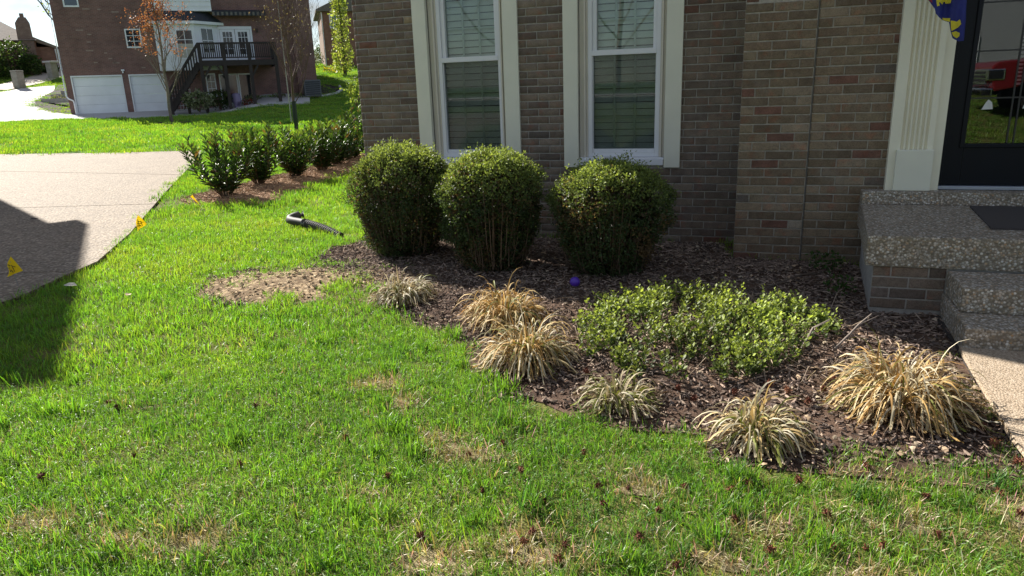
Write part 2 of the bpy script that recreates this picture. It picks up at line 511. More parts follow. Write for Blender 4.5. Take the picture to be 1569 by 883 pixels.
def soil_mat(name, c0, c1, c2, sc=26, dry=False):
    k = NT(name); p = k.pos()
    a = k.noise(p, sc, 6, .75); b = k.noise(p, 2.2, 3)
    c = k.ramp(a, [(.3, c0), (.52, c1), (.72, c2)])
    c = k.mix(k.ramp(b, [(.4, 0.0), (.65, .55)]), c, c2)
    if dry: c = dry_end(k, p, c)
    k.base(c); k.rough(.95); k.spec(.15); k.bump(a, .9, .03)
    return k.m
M_mulch = soil_mat('bed_soil', lin(44, 35, 30), lin(84, 67, 57), lin(128, 104, 88), 26, True)
M_sand = soil_mat('dry_soil', lin(120, 98, 76), lin(168, 146, 116), lin(196, 176, 146), 40)
M_dirt = soil_mat('dusty_soil', lin(74, 58, 47), lin(120, 98, 80), lin(160, 134, 110), 34)
M_thatch = soil_mat('thatch_soil', lin(86, 76, 56), lin(146, 132, 100), lin(196, 180, 144), 60)
M_lmulch = soil_mat('pine_mulch', lin(104, 74, 56), lin(150, 116, 92), lin(186, 154, 124), 30)
M_darkmulch = soil_mat('dark_mulch', lin(34, 30, 30), lin(54, 48, 46), lin(80, 72, 68), 8)
M_asph = simple('asphalt', (.052, .052, .055), .9, .2, 40, .3, 200)

# ------------------------------------------------------------------ ground sheets
def axis(*segs):
    out = []
    for a, b, st in segs: out += list(np.arange(a, b, st))
    return np.array(out + [segs[-1][1]])
gx = axis((-420, -120, 30), (-120, -64, 4), (-64, -14, 1.0), (-14, 4, .25), (4, 30, 2), (30, 120, 10), (120, 420, 50))
gy = axis((-260, -40, 20), (-40, -8, 1.0), (-8, 9, .25), (9, 60, 1.0), (60, 130, 5), (130, 420, 40))
GX, GY = np.meshgrid(gx, gy)
GZ = gz(GX, GY)
nx, ny = len(gx), len(gy)
ii = np.arange(ny - 1)[:, None] * nx + np.arange(nx - 1)[None]
F = np.stack([ii, ii + 1, ii + nx + 1, ii + nx], -1).reshape(-1, 4)
tag(np_mesh('lawn', np.stack([GX, GY, GZ], -1), F, M_lawn, smooth=True), 'ground sheet of thatch and soil under the green lawn', 'lawn', kind='structure')

def sheet(name, poly, m, off, cell=None, bump=0.0, seed=0, parent=None, smooth=False, skirt=.06):
    """polygon laid over the ground, cut into triangles that follow it"""
    bm = bmesh.new()
    vs = [bm.verts.new((x, y, 0)) for x, y in poly]
    f = bm.faces.new(vs)
    bmesh.ops.triangulate(bm, faces=[f])
    if cell:
        for _ in range(9):
            es = [e for e in bm.edges if e.calc_length() > cell]
            if not es: break
            bmesh.ops.subdivide_edges(bm, edges=es, cuts=1)
            bmesh.ops.triangulate(bm, faces=bm.faces)
    bnd = set(v for e in bm.edges if len(e.link_faces) == 1 for v in e.verts)
    for v in bm.verts:
        z = Hh(v.co.x, v.co.y) + off
        if bump: z = float(bedz(v.co.x, v.co.y, poly))
        v.co.z = z
    bmesh.ops.recalc_face_normals(bm, faces=bm.faces)
    bm.faces.ensure_lookup_table()
    if bm.faces[0].normal.z < 0: bmesh.ops.reverse_faces(bm, faces=bm.faces)
    ex = bmesh.ops.extrude_edge_only(bm, edges=[e for e in bm.edges if len(e.link_faces) == 1])
    for v in ex['geom']:
        if isinstance(v, bmesh.types.BMVert): v.co.z -= skirt
    me = bpy.data.meshes.new(name); bm.to_mesh(me); bm.free()
    if smooth: me.polygons.foreach_set('use_smooth', [True] * len(me.polygons))
    me.materials.append(m)
    return link(name, me, parent)

def wobble(poly, step=.12, amp=.05, seed=0):
    out = []
    for i in range(len(poly)):
        a = np.array(poly[i]); b = np.array(poly[(i + 1) % len(poly)])
        n = max(1, int(np.linalg.norm(b - a) / step))
        for k in range(n):
            p = a + (b - a) * k / n
            out.append((p[0] + (float(vnoise(p[0], p[1], 5, seed)) - .5) * amp * 2, p[1] + (float(vnoise(p[0], p[1], 5, seed + 1)) - .5) * amp * 2))
    return out

tag(sheet('garden_bed', wobble(BED, .11, .03, 4), M_mulch, .012, .09, .05, 2), 'dark mulched garden bed along the brick house wall', 'garden bed', kind='structure')
tag(sheet('laurel_bed', wobble(LAUREL_BED, .4, .1), M_lmulch, .01, .3, .04, 3), 'pale brown mulch strip under the row of laurels', 'mulch strip', kind='structure')
for i, (px, py, rx, ry) in enumerate(PATCHES[:-2]):
    if i < len(PATCHES) - 2: rx, ry = rx * .72, ry * .6
    rr = np.random.default_rng(100 + i)
    n = 22
    pl = [(px + math.cos(2 * PI * k / n) * rx * rr.uniform(.75, 1.25), py + math.sin(2 * PI * k / n) * ry * rr.uniform(.75, 1.25)) for k in range(n)]
    o = sheet('bare_patch', wobble(pl, .03, .05 if i < len(PATCHES) - 2 else .11, i), (M_thatch if i < len(PATCHES) - 2 else M_sand if i == len(PATCHES) - 2 else M_dirt), 0, .07, 0, 2)
    for v in o.data.vertices:
        top = v.co.z > -.03
        if i < len(PATCHES) - 2: v.co.z = float(gz(v.co.x, v.co.y)) + (.004 if top else -.03)
        else:
            q = math.hypot((v.co.x - px) / rx, (v.co.y - py) / ry)
            v.co.z = Hh(v.co.x, v.co.y) + .012 + (.016 + .001 * (i % 2)) * min(1, max(-1.2, (1.02 - q) * 3)) + .05 * float(fbm(v.co.x, v.co.y, 3.0, 2)) - (0 if top else .04)
    tag(o, 'bare patch of dry tan soil showing in the lawn', 'bare patch', 'bare soil patches in the lawn', 'structure')

drv = tag(sheet('driveway', DRIVE, M_joint, .004, 1.2), 'exposed aggregate driveway with dark joints between slabs', 'driveway', kind='structure')
def clip(poly, a, b, keep, gap=.013):
    a = np.array(a); b = np.array(b); d = (b - a) / np.linalg.norm(b - a); nn = np.array([-d[1], d[0]]) * keep
    out = []
    for i in range(len(poly)):
        p = np.array(poly[i]); q = np.array(poly[(i + 1) % len(poly)])
        dp = (p - a) @ nn - gap; dq = (q - a) @ nn - gap
        if dp >= 0: out.append(tuple(p))
        if (dp >= 0) != (dq >= 0): out.append(tuple(p + (q - p) * dp / (dp - dq)))
    return out
J = [((-9.5, -3.87), (-5.46, -2.16)), ((-9.85, .42), (-7.75, 1.06)), ((-15.1, 4.4), (-9.94, 4.08))]
slabs = [clip(DRIVE, *J[0], -1), clip(clip(DRIVE, *J[0], 1), *J[1], -1), clip(clip(DRIVE, *J[1], 1), *J[2], -1), clip(DRIVE, *J[2], 1)]
for pl in slabs:
    sheet('concrete_slab', pl, M_drive, .022, .8, parent=drv)

wk = tag(sheet('walkway', WALK, M_joint, .003), 'pale pebbled concrete walkway leading to the front steps', 'walkway', kind='structure')
MB().prism([(1.0, -6.0), (1.0, -3.5), (1.04, -2.5), (2.9, -2.5), (2.9, -6.0)], .002, .03).build('concrete_slab', M_walk, wk)
MB().prism([(1.0, -15), (1.0, -6.02), (2.9, -6.02), (2.9, -15)], .002, .03).build('concrete_slab', M_walk, wk)
tag(sheet('far_driveway', FAR_DRIVE, M_white_conc, .05, 1.0), 'bright white concrete driveway in front of the garage doors', 'driveway', kind='structure')
tag(sheet('uphill_driveway', UPHILL, M_tan_conc, .06, 1.5), 'tan concrete driveway climbing to the low brick house', 'driveway', kind='structure')
# street behind the camera
tag(sheet('street', [(-80, -25), (60, -25), (60, -17.2), (-80, -17.2)], M_asph, .005, None), 'asphalt street in front of the lawn, seen only reflected in the glass', 'street', kind='structure')
tag(sheet('kerb', [(-80, -17.2), (60, -17.2), (60, -16.6), (-80, -16.6)], M_white_conc, .09, None), 'pale concrete kerb between lawn and street', 'kerb', kind='structure')

# ------------------------------------------------------------------ grass
def blade_mat(name, dark, light, yellow, transl=.4):
    k = NT(name)
    a = k.n('ShaderNodeAttribute', attribute_name='tint', attribute_type='INSTANCER')
    b = k.n('ShaderNodeAttribute', attribute_name='Col')
    c = k.ramp(a.outputs['Fac'], [(0, dark), (.5, light), (1, yellow)])
    c = k.mix(1.0, c, b.outputs['Color'], 'MULTIPLY')
    k.base(c); k.rough(.45); k.spec(.45)
    tr = k.n('ShaderNodeBsdfTranslucent'); k.l(k.mix(1.0, c, (1.15, 1.25, .45), 'MULTIPLY'), tr.inputs['Color'])
    mx = k.n('ShaderNodeMixShader'); mx.inputs[0].default_value = transl
    k.l(k.b.outputs[0], mx.inputs[1]); k.l(tr.outputs[0], mx.inputs[2]); k.l(mx.outputs[0], k.out.inputs['Surface'])
    return k.m
M_grass = blade_mat('grass_blade', (.08, .195, .050), (.18, .36, .050), (.32, .44, .066), .52)
M_straw = blade_mat('straw_blade', (.28, .24, .14), (.42, .36, .22), (.55, .49, .33), .25)

def blade_clump(name, seed, n, rad, h0, h1, wid, K, mat, lean=.45, bend=1.3):
    rg = np.random.default_rng(seed)
    a = rg.uniform(0, 2 * PI, n); r = rad * np.sqrt(rg.uniform(0, 1, n))
    base = np.stack([np.cos(a) * r, np.sin(a) * r, np.full(n, -.008)], 1)
    b = rg.uniform(0, 2 * PI, n)
    ln = np.abs(rg.normal(0, lean, n))
    d = np.stack([np.cos(b) * ln, np.sin(b) * ln, np.ones(n)], 1)
    L = rg.uniform(h0, h1, n)
    t = rg.uniform(.6, 1.25, (n, 1)) * np.ones((1, 3)) * np.stack([rg.uniform(.85, 1.3, n), np.ones(n), rg.uniform(.6, 1.3, n)], 1)
    dead = rg.uniform(0, 1, n) < .03
    t[dead] = (2.1, 1.2, 2.2)
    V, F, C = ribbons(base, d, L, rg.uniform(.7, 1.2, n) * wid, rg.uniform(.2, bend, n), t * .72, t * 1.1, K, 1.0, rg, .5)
    me = bpy.data.meshes.new(name)
    me.vertices.add(len(V)); me.vertices.foreach_set('co', V.astype(np.float32).ravel())
    me.loops.add(F.size); me.loops.foreach_set('vertex_index', F.astype(np.int32).ravel())
    me.polygons.add(len(F)); me.polygons.foreach_set('loop_start', np.arange(0, F.size, 4, dtype=np.int32))
    me.update(calc_edges=True)
    ca = me.color_attributes.new('Col', 'FLOAT_COLOR', 'POINT'); c4 = np.ones((len(V), 4), np.float32); c4[:, :3] = C
    ca.data.foreach_set('color', c4.ravel())
    me.materials.append(mat)
    return me

def lawn_mask(x, y):
    jx = (vnoise(x, y, 7, 71) - .5) * .20; jy = (vnoise(x, y, 7, 72) - .5) * .20
    bad = (inpoly(x + jx, y + jy, BED) & ((x < .9) | inpoly(x, y, BED))) | inpoly(x, y, LAUREL_BED) | inpoly(x, y, DRIVE) | inpoly(x, y, WALK) | inpoly(x, y, FAR_DRIVE) | inpoly(x, y, UPHILL)
    bad |= (x > -3.86) & (y > -.02) & (x < 12) & (y < 10)
    bad |= (x > .7) & (y > -1.9)
    bad |= (y < -16.5)
    # house beyond
    u = .766 * (x + 36.2) + .643 * (y - 24.58); v = .643 * (x + 36.2) - .766 * (y - 24.58)
    bad |= (u > -.3) & (u < 13.5) & (v < 0.3) & (v > -12)
    return ~bad

rg = np.random.default_rng(7)
def jitter_pts(x0, x1, y0, y1, sp, dmin, dmax, extra=None):
    X, Y = np.meshgrid(np.arange(x0, x1, sp), np.arange(y0, y1, sp))
    X = X.ravel() + rg.uniform(-.6, .6, X.size) * sp; Y = Y.ravel() + rg.uniform(-.6, .6, Y.size) * sp
    d = np.hypot(X, Y + 6.567)
    ang = np.degrees(np.arctan2(X, Y + 6.567))
    k = (d >= dmin) & (d < dmax) & (ang > -98) & (ang < 45)
    X, Y = X[k], Y[k]
    k = lawn_mask(X, Y)
    return X[k], Y[k]

protos = []
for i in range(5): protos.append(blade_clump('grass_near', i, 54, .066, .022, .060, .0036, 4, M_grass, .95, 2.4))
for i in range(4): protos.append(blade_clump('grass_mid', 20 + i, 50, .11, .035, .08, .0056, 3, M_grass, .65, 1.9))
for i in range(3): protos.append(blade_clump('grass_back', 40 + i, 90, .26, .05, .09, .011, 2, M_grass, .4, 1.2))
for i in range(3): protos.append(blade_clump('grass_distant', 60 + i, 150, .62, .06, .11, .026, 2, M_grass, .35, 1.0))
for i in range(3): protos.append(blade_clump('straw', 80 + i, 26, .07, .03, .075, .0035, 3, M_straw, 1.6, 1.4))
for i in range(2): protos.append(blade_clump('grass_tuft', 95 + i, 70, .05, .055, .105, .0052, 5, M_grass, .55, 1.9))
P_, Rr, Sc, Ix, Ti = [], [], [], [], []
def emit(X, Y, z0, i0, n, s0, s1, tint):
    N = len(X)
    P_.append(np.stack([X, Y, gz(X, Y) + z0], 1))
    Rr.append(np.stack([rg.normal(0, .12, N), rg.normal(0, .12, N), rg.uniform(0, 2 * PI, N)], 1))
    Sc.append(rg.uniform(s0, s1, N)); Ix.append(rg.integers(i0, i0 + n, N)); Ti.append(np.clip(tint, 0, 1))
def tint_of(X, Y):
    t = .52 + (fbm(X, Y, 1.1, 11) - .5) * .9 + (fbm(X, Y, .3, 12) - .5) * .5 + rg.normal(0, .1, len(X))
    right = np.clip((X + 1.2) / 2.2, 0, 1) * np.clip((-3.2 - Y) / .6, 0, 1)
    return t - right * .10
def thin(X, Y, base=1.0):
    pa = patchiness(X, Y)
    right = np.clip((X + 1.2) / 2.2, 0, 1) * np.clip((-3.3 - Y) / .6, 0, 1)
    nz = fbm(X, Y, 2.6, 21)
    p = base * (1 - np.clip(pa * 1.25 - .05, 0, .93)) * (1 - right * .22) * np.clip(.35 + nz * 1.45, .2, 1)
    return rg.uniform(0, 1, len(X)) < p
X, Y = jitter_pts(-6, 1.6, -5.9, -.5, .044, 0, 4.3); k = thin(X, Y)
emit(X[k], Y[k], 0, 0, 5, .7, 1.2, tint_of(X[k], Y[k]))
kk = thin(X, Y) & (rg.uniform(0, 1, len(X)) < .015 + .02 * (fbm(X, Y, 1.7, 31) > .55))
emit(X[kk], Y[kk], 0, 18, 2, .7, 1.15, tint_of(X[kk], Y[kk]) - .1)
right = np.clip((X + 1.4) / 2.2, 0, 1) * np.clip((-3.2 - Y) / .6, 0, 1)
ks = rg.uniform(0, 1, len(X)) < (.05 + .2 * right + .9 * np.clip(patchiness(X, Y) * 2, 0, 1))
emit(X[ks], Y[ks], 0, 15, 3, .7, 1.2, rg.uniform(0, 1, ks.sum()))
X, Y = jitter_pts(-10, 3, -5, 4, .085, 4.3, 9.5); k = thin(X, Y)
emit(X[k], Y[k], 0, 5, 4, .75, 1.15, tint_of(X[k], Y[k]))
ks = rg.uniform(0, 1, len(X)) < (.03 + .5 * np.clip(patchiness(X, Y) * 2, 0, 1))
emit(X[ks], Y[ks], 0, 15, 3, .9, 1.4, rg.uniform(0, 1, ks.sum()))
X, Y = jitter_pts(-22, 2, -4, 16, .2, 9.5, 20)
emit(X, Y, 0, 9, 3, .8, 1.1, tint_of(X, Y))
X, Y = jitter_pts(-64, 0, 4, 62, .55, 20, 70)
emit(X, Y, 0, 12, 3, .8, 1.1, tint_of(X, Y) + .08)
X, Y = np.meshgrid(np.arange(-22, 22, .3), np.arange(-16.4, -7.2, .3)); X = X.ravel() + rg.uniform(-.15, .15, X.size); Y = Y.ravel() + rg.uniform(-.15, .15, Y.size); k = lawn_mask(X, Y); X, Y = X[k], Y[k]
emit(X, Y, 0, 9, 3, .8, 1.1, tint_of(X, Y) + .1)
# sparse weeds of grass inside the sandy end of the bed and along its edge
X = rg.uniform(-4.1, -2.6, 420); Y = rg.uniform(-2.6, -1.4, 420); k = rg.uniform(0, 1, 420) < np.clip((fbm(X, Y, 3.5, 55) - .50) * 5, 0, 1)
emit(X[k], Y[k], .02, 5, 4, .5, .9, tint_of(X[k], Y[k]))
pts = np.concatenate(P_)
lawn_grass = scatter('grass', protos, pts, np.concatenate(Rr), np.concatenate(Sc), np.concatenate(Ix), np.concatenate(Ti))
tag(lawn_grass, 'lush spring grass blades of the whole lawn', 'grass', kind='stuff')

# ------------------------------------------------------------------ house materials
def brick_mat(name, attr=False):
    k = NT(name)
    if attr: c = k.n('ShaderNodeAttribute', attribute_name='Col').outputs['Color']
    else: c = k.n('ShaderNodeObjectInfo').outputs['Color']
    p = k.pos()
    a = k.noise(p, 14, 5, .65); b = k.noise(p, 120, 3, .7)
    c = k.mix(1.0, c, k.ramp(a, [(.25, .72), (.75, 1.25)]), 'MULTIPLY')
    c = k.mix(1.0, c, k.ramp(b, [(.3, .62), (.55, 1.08), (.8, 1.2)]), 'MULTIPLY')
    sr = k.noise(p, 8.5, 3, .6)
    c = k.mix(k.ramp(sr, [(.55, 0.0), (.70, .55)]), c, k.mix(1.0, c, (1.35, .78, .66), 'MULTIPLY'))
    st = k.noise(p, 3.2, 6, .65)
    c = k.mix(k.ramp(st, [(.58, 0.0), (.78, .35)]), c, (.30, .285, .26))
    k.base(c); k.rough(.9); k.spec(.2); k.bump(b, .6, .004)
    return k.m
M_brick = brick_mat('brick_face'); M_brick_v = brick_mat('brick_face_field', True)
M_mortar = simple('mortar', (.40, .37, .33), .95, .22, 30, .5, 150)
M_mortar2 = simple('warm_mortar', (.38, .34, .285), .95, .22, 30, .5, 150)
M_trim = simple('cream_trim', (.74, .72, .60), .45, .05, 3, .05, 40)
M_pil = simple('ivory_trim', (.80, .76, .61), .45, .05, 3, .05, 40)
M_jamb = simple('taupe_trim', (.64, .59, .50), .5, .04, 3)
M_vinyl = simple('white_vinyl', (.74, .74, .76), .35, .03, 3)
M_slat = simple('blind_slat', (.80, .80, .76), .5, .04, 3)
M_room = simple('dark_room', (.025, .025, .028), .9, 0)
M_glass = glassmat('window_glass', 1.62)
M_dglass = glassmat('door_glass', 1.85, (.75, .78, .8))
M_grille = simple('grille_white', (.55, .58, .55), .5, 0)
M_doorblk = simple('black_door_paint', (.004, .006, .011), .4, .1, 4, .02, 30, spec=.22)
M_came = simple('dark_came', (.02, .02, .022), .4, 0)
M_alu = simple('aluminium_sill', (.42, .46, .54), .4, .05, 5, 0, 80, .6)
M_roof = simple('roof_shingle', (.06, .058, .055), .9, .3, 14, .5, 60)
def screen_mat():
    k = NT('insect_screen')
    tp = k.n('ShaderNodeBsdfTransparent')
    k.base((.018, .022, .03)); k.rough(.8)
    mx = k.n('ShaderNodeMixShader'); mx.inputs[0].default_value = .2
    k.l(tp.outputs[0], mx.inputs[1]); k.l(k.b.outputs[0], mx.inputs[2]); k.l(mx.outputs[0], k.out.inputs['Surface'])
    return k.m
M_screen = screen_mat()

CO = .0677                                                     # brick course height
PAL_MAIN = [(0.2, 0.152, 0.114), (0.182, 0.141, 0.109), (0.213, 0.166, 0.127), (0.168, 0.129, 0.104), (0.194, 0.152, 0.118), (0.223, 0.177, 0.135), (0.161, 0.126, 0.102), (0.2, 0.148, 0.111)]
PAL_ENTRY = [(0.213, 0.157, 0.103), (0.195, 0.146, 0.097), (0.237, 0.179, 0.121), (0.18, 0.135, 0.091), (0.204, 0.146, 0.099), (0.168, 0.125, 0.085), (0.222, 0.172, 0.113), (0.253, 0.195, 0.136)]
ACC = [(0.189, 0.098, 0.071), (0.166, 0.09, 0.067), (0.299, 0.228, 0.142), (0.134, 0.11, 0.09), (0.284, 0.236, 0.181)]
_bm = {}
def brick_mesh(L, v, hgt_=.0577, dep=.026):
    """chamfered brick, length along x, face towards -y"""
    key = (round(L, 3), v, round(hgt_, 3))
    if key in _bm: return _bm[key]
    rr = random.Random(hash(key) & 0xffff)
    j = lambda a: rr.uniform(-a, a)
    hz = hgt_ / 2; c = .0035
    x0, x1 = -L / 2, L / 2
    fr = [(x0 + c + j(.001), -hz + c + j(.001)), (x1 - c + j(.001), -hz + c + j(.001)), (x1 - c + j(.001), hz - c + j(.001)), (x0 + c + j(.001), hz - c + j(.001))]
    ou = [(x0, -hz), (x1, -hz), (x1, hz), (x0, hz)]
    vs = [(a, -.009 + j(.0012), b) for a, b in fr] + [(a + j(.0008), -.0055, b + j(.0008)) for a, b in ou] + [(a, dep - .009, b) for a, b in ou]
    fs = [(0, 1, 2, 3)]
    for i in range(4):
        k = (i + 1) % 4
        fs += [(4 + i, 4 + k, k, i), (8 + i, 8 + k, 4 + k, 4 + i)]
    me = bpy.data.meshes.new('brick'); me.from_pydata(vs, [], fs); me.materials.append(M_brick)
    _bm[key] = me
    return me

def brick_color(rr, pal, acc_p):
    c = rr.choice(ACC) if rr.random() < acc_p else rr.choice(pal)
    f = rr.uniform(.85, 1.15)
    return (c[0] * f, c[1] * f, c[2] * f, 1)

def courses(spans_fn, z0, n, rr, half_first, pal, acc_p, L=.203, phase=0.0, y=0.0, edge_half=False):
    """list of (x centre, z centre, length, colour, variant) for a running bond"""
    out = []
    for r in range(n):
        z = z0 + r * CO + CO / 2
        for (a, b) in spans_fn(z):
            if edge_half:
                x = a
                seq_first = L / 2 if (r % 2 == half_first) else L
            else:
                off = (phase + (L / 2 if r % 2 else 0)) % L
                x = a + ((off - (a % L)) % L) - L if True else a
                seq_first = None
            while x < b - 1e-4:
                ln = L
                if seq_first is not None: ln = seq_first; seq_first = None
                lo = max(x, a); hi = min(x + ln, b)
                if rr.random() < .04 and hi - lo > .19:
                    pass
                if hi - lo > .03:
                    out.append(((lo + hi) / 2, z + rr.uniform(-.001, .001), hi - lo - .0100, brick_color(rr, pal, acc_p), rr.randrange(5)))
                x += ln
    return out

house = tag(empty('brick_house', (0, 0, 0)), 'brown brick house with cream window boards and dark front door', 'house')
ZT = 5.6
# main wall backing with openings for the two windows
def open_spans(x0, x1, ops):
    out = []; x = x0
    for a, b in ops: out.append((x, a)); x = b
    out.append((x, x1)); return out
OPS = [(-3.06, -2.275), (-1.595, -.81)]
mbk = MB()
for a, b in open_spans(-3.84, -.17, OPS): mbk.box(a, b, 0, .22, -.3, ZT)
for a, b in OPS:
    mbk.box(a, b, 0, .22, -.3, .684); mbk.box(a, b, 0, .22, 2.95, ZT)
main_wall = mbk.build('main_wall', M_mortar, house)
rr = random.Random(3)
def main_spans(z):
    if .672 < z < 3.0: return open_spans(-3.84, -.172, [(-3.12, -2.235), (-1.655, -.745)])
    return [(-3.84, -.172)]
bl = courses(main_spans, .598 - 18 * CO - .011, 82, rr, 0, PAL_MAIN, .02, phase=.058)
single, field = [], []
for b in bl:
    (single if (b[0] > -.70 and 0 < b[1] < 2.03) else field).append(b)
def put_bricks(lst, parent, y=0.0):
    for (x, z, L, c, v) in lst:
        o = link('brick', brick_mesh(L, v), parent, (), (x, y, z)); o.color = c
def field_bricks(lst, parent, y=0.0, name='brick_field'):
    V, F, C = [], [], []
    for (x, z, L, c, v) in lst:
        me = brick_mesh(L, v); o = len(V)
        V += [(p.co.x + x, p.co.y + y, p.co.z + z) for p in me.vertices]
        F += [tuple(i + o for i in f.vertices) for f in me.polygons]
        C += [c[:3]] * len(me.vertices)
    np_mesh(name, V, F, M_brick_v, np.array(C), parent, 'stuff')
put_bricks(single, main_wall); field_bricks(field, main_wall)
# the wall beside the door: a slightly prouder pier and the wall next to it
entry_wall = MB().box(-.165, .345, -.572, .2, -.3, ZT).box(.345, 1.6, -.562, .0, -.3, .55).box(.345, 1.24, -.562, .0, .55, ZT).box(1.24, 4.2, -.562, .0, 2.75, ZT).box(2.3, 4.2, -.562, 0, .5, 2.75).build('entry_wall', M_mortar2, house)
zb = .598 - 2 * CO - 18 * CO - .011 + 2 * CO
MB().box(.3415, .3485, -.5745, -.56, -.2, ZT).build('sealant_joint', simple('dark_sealant', (.10, .09, .08), .9, .2, 20), entry_wall)
b1 = courses(lambda z: [(-.168, .343)], zb, 82, rr, 0, PAL_ENTRY, .10, L=.203, edge_half=True)
b2 = courses(lambda z: [(.347, .93)], zb + .006, 82, rr, 1, PAL_ENTRY, .08, L=.203, edge_half=True)
put_bricks([b for b in b1 if -.03 < b[1] < 1.96], entry_wall, -.571)
put_bricks([b for b in b2 if -.03 < b[1] < 1.96], entry_wall, -.561)
b3 = courses(lambda z: [(2.3, 4.2)] if z < 2.75 else [(.94, 4.2)], zb + .006, 82, rr, 0, PAL_ENTRY, .06, L=.203, edge_half=True)
field_bricks([b for b in b1 + b2 if b[1] >= 1.96] + b3, entry_wall, -.563)
# side and rear walls, gable roof (out of the picture, they cast the shade on the bed)
MB().box(-3.84, -3.64, .22, 9, -.3, ZT).box(-3.84, 9, 8.8, 9, -.3, ZT).box(8.8, 9, .22, 8.8, -.3, ZT).box(4.2, 9, -.56, .22, -.3, ZT).build('outer_wall', M_brick_v.copy(), house)
bpy.data.objects['outer_wall'].data.materials[0] = simple('far_brick_plain', (.17, .145, .13), .9, .2, 12)
MB().prism([(-.95, ZT), (4.3, ZT + 2.7), (9.5, ZT), (9.5, ZT + .15), (4.3, ZT + 2.88), (-.95, ZT + .15)], -3.95, 9.2, 0, 'x').prism([(.2, ZT), (4.3, ZT + 2.68), (8.8, ZT)], -3.7, -3.5, 0, 'x').build('roof', M_roof, house)

# windows
def window(dx, wl, wr):
    X = lambda x: x + dx
    z1 = 2.95
    win = MB()
    # vinyl frame and sash rails
    for a, b in ((-1.512, -1.475), (-.903, -.868)): win.box(X(a), X(b), .04, .12, .752, z1)
    win.box(X(-1.475), X(-.903), .04, .12, .752, .79)
    win.box(X(-1.475), X(-1.467), .055, .1, .79, 1.645).box(X(-.911), X(-.903), .055, .1, .79, 1.645)
    win.box(X(-1.467), X(-.911), .055, .1, .79, .822)
    win.box(X(-1.475), X(-.903), .035, .13, 1.642, 1.688)
    win.box(X(-1.475), X(-1.437), .06, .13, 1.688, z1).box(X(-.937), X(-.903), .06, .13, 1.688, z1)
    wo = win.build('window', M_vinyl, house, bevel=.003)
    sub = lambda mb, n, m, **k: mb.build(n, m, wo, **k)
    sub(MB().box(wl[0], wl[1], -.034, .012, .663, z1 + .1), 'trim_board', M_trim, bevel=.004)
    sub(MB().box(wr[0], wr[1], -.034, .012, .663, z1 + .1), 'trim_board', M_trim, bevel=.004)
    il, ir = wl[1], wr[0]
    for a, b in ((il, X(-1.512)), (X(-.868), ir)):
        s_ = 1 if a == il else -1
        m1 = a + (b - a) * (.55 if s_ > 0 else .6)
        j = MB()
        if s_ > 0:
            j.box(a, m1, .03, .2, .752, z1).box(m1, m1 + .018, .012, .2, .752, z1).box(m1 + .018, b, .038, .2, .752, z1)
        else:
            j.box(b - .03, b, .03, .2, .752, z1).box(b - .044, b - .03, .012, .2, .752, z1).box(a, b - .044, .038, .2, .752, z1)
        sub(j, 'jamb', M_jamb, bevel=.003)
    sub(MB().box(il + .004, ir - .004, -.045, .2, .684, .735).box(il + .004, ir - .004, -.02, .2, .735, .751), 'sill', M_vinyl, bevel=.004)
    sub(MB().box(X(-1.467), X(-.911), .086, .090, .822, 1.642), 'glass_pane', M_glass)
    sub(MB().box(X(-1.437), X(-.937), .096, .100, 1.688, z1), 'glass_pane', M_glass)
    sub(MB().box(X(-1.466), X(-.912), .064, .066, .824, 1.641), 'insect_screen', M_screen)
    for f in (1 / 3, 2 / 3):
        x = X(-1.467 + .556 * f); sub(MB().box(x - .009, x + .009, .094, .102, .822, 1.642), 'muntin', M_grille)
        x = X(-1.437 + .5 * f); sub(MB().box(x - .009, x + .009, .104, .112, 1.688, z1), 'muntin', M_grille)
    for z in (1.10, 1.368): sub(MB().box(X(-1.467), X(-.911), .0945, .1015, z - .009, z + .009), 'muntin', M_grille)
    for z in (1.945, 2.21, 2.475): sub(MB().box(X(-1.437), X(-.937), .1045, .1115, z - .009, z + .009), 'muntin', M_grille)
    # blinds behind the glass
    rs = random.Random(int(abs(dx) * 100))
    z = .84
    sl = None
    while z < 2.4:
        tl = rs.uniform(-.003, .003)
        if sl is None:
            sl = MB().box(-.31, .31, -.0015, .0015, -.029, .029).mesh('slat', [M_slat])
        o = link('slat', sl, wo, (), (X(-1.19), .15 + tl, z)); o.rotation_euler = (R(-24 + rs.uniform(-5, 5)), R(rs.uniform(-.3, .3)), 0)
        z += .0605
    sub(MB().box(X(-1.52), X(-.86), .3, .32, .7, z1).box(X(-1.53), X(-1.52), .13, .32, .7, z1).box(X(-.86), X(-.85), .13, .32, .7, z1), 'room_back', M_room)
    return wo
w2 = window(0, (-1.724, -1.589), (-.813, -.673))
w1 = window(-1.4635, (-3.191, -3.053), (-2.290, -2.146))
tag(w1, 'tall sash window behind the left boxwood'); tag(w2, 'tall sash window nearer the front door')
# hose spigot on the wall
sp = MB().tube([(-.745, 0, .43), (-.745, -.06, .43)], .018, 8).tube([(-.745, -.055, .43), (-.745, -.075, .40)], .016, 8).tube([(-.745, -.04, .44), (-.745, -.04, .47)], .008, 6).box(-.775, -.715, -.045, -.035, .468, .476)
sp.build('hose_spigot', simple('spigot_black', (.02, .02, .024), .35, .1), house, smooth=False)

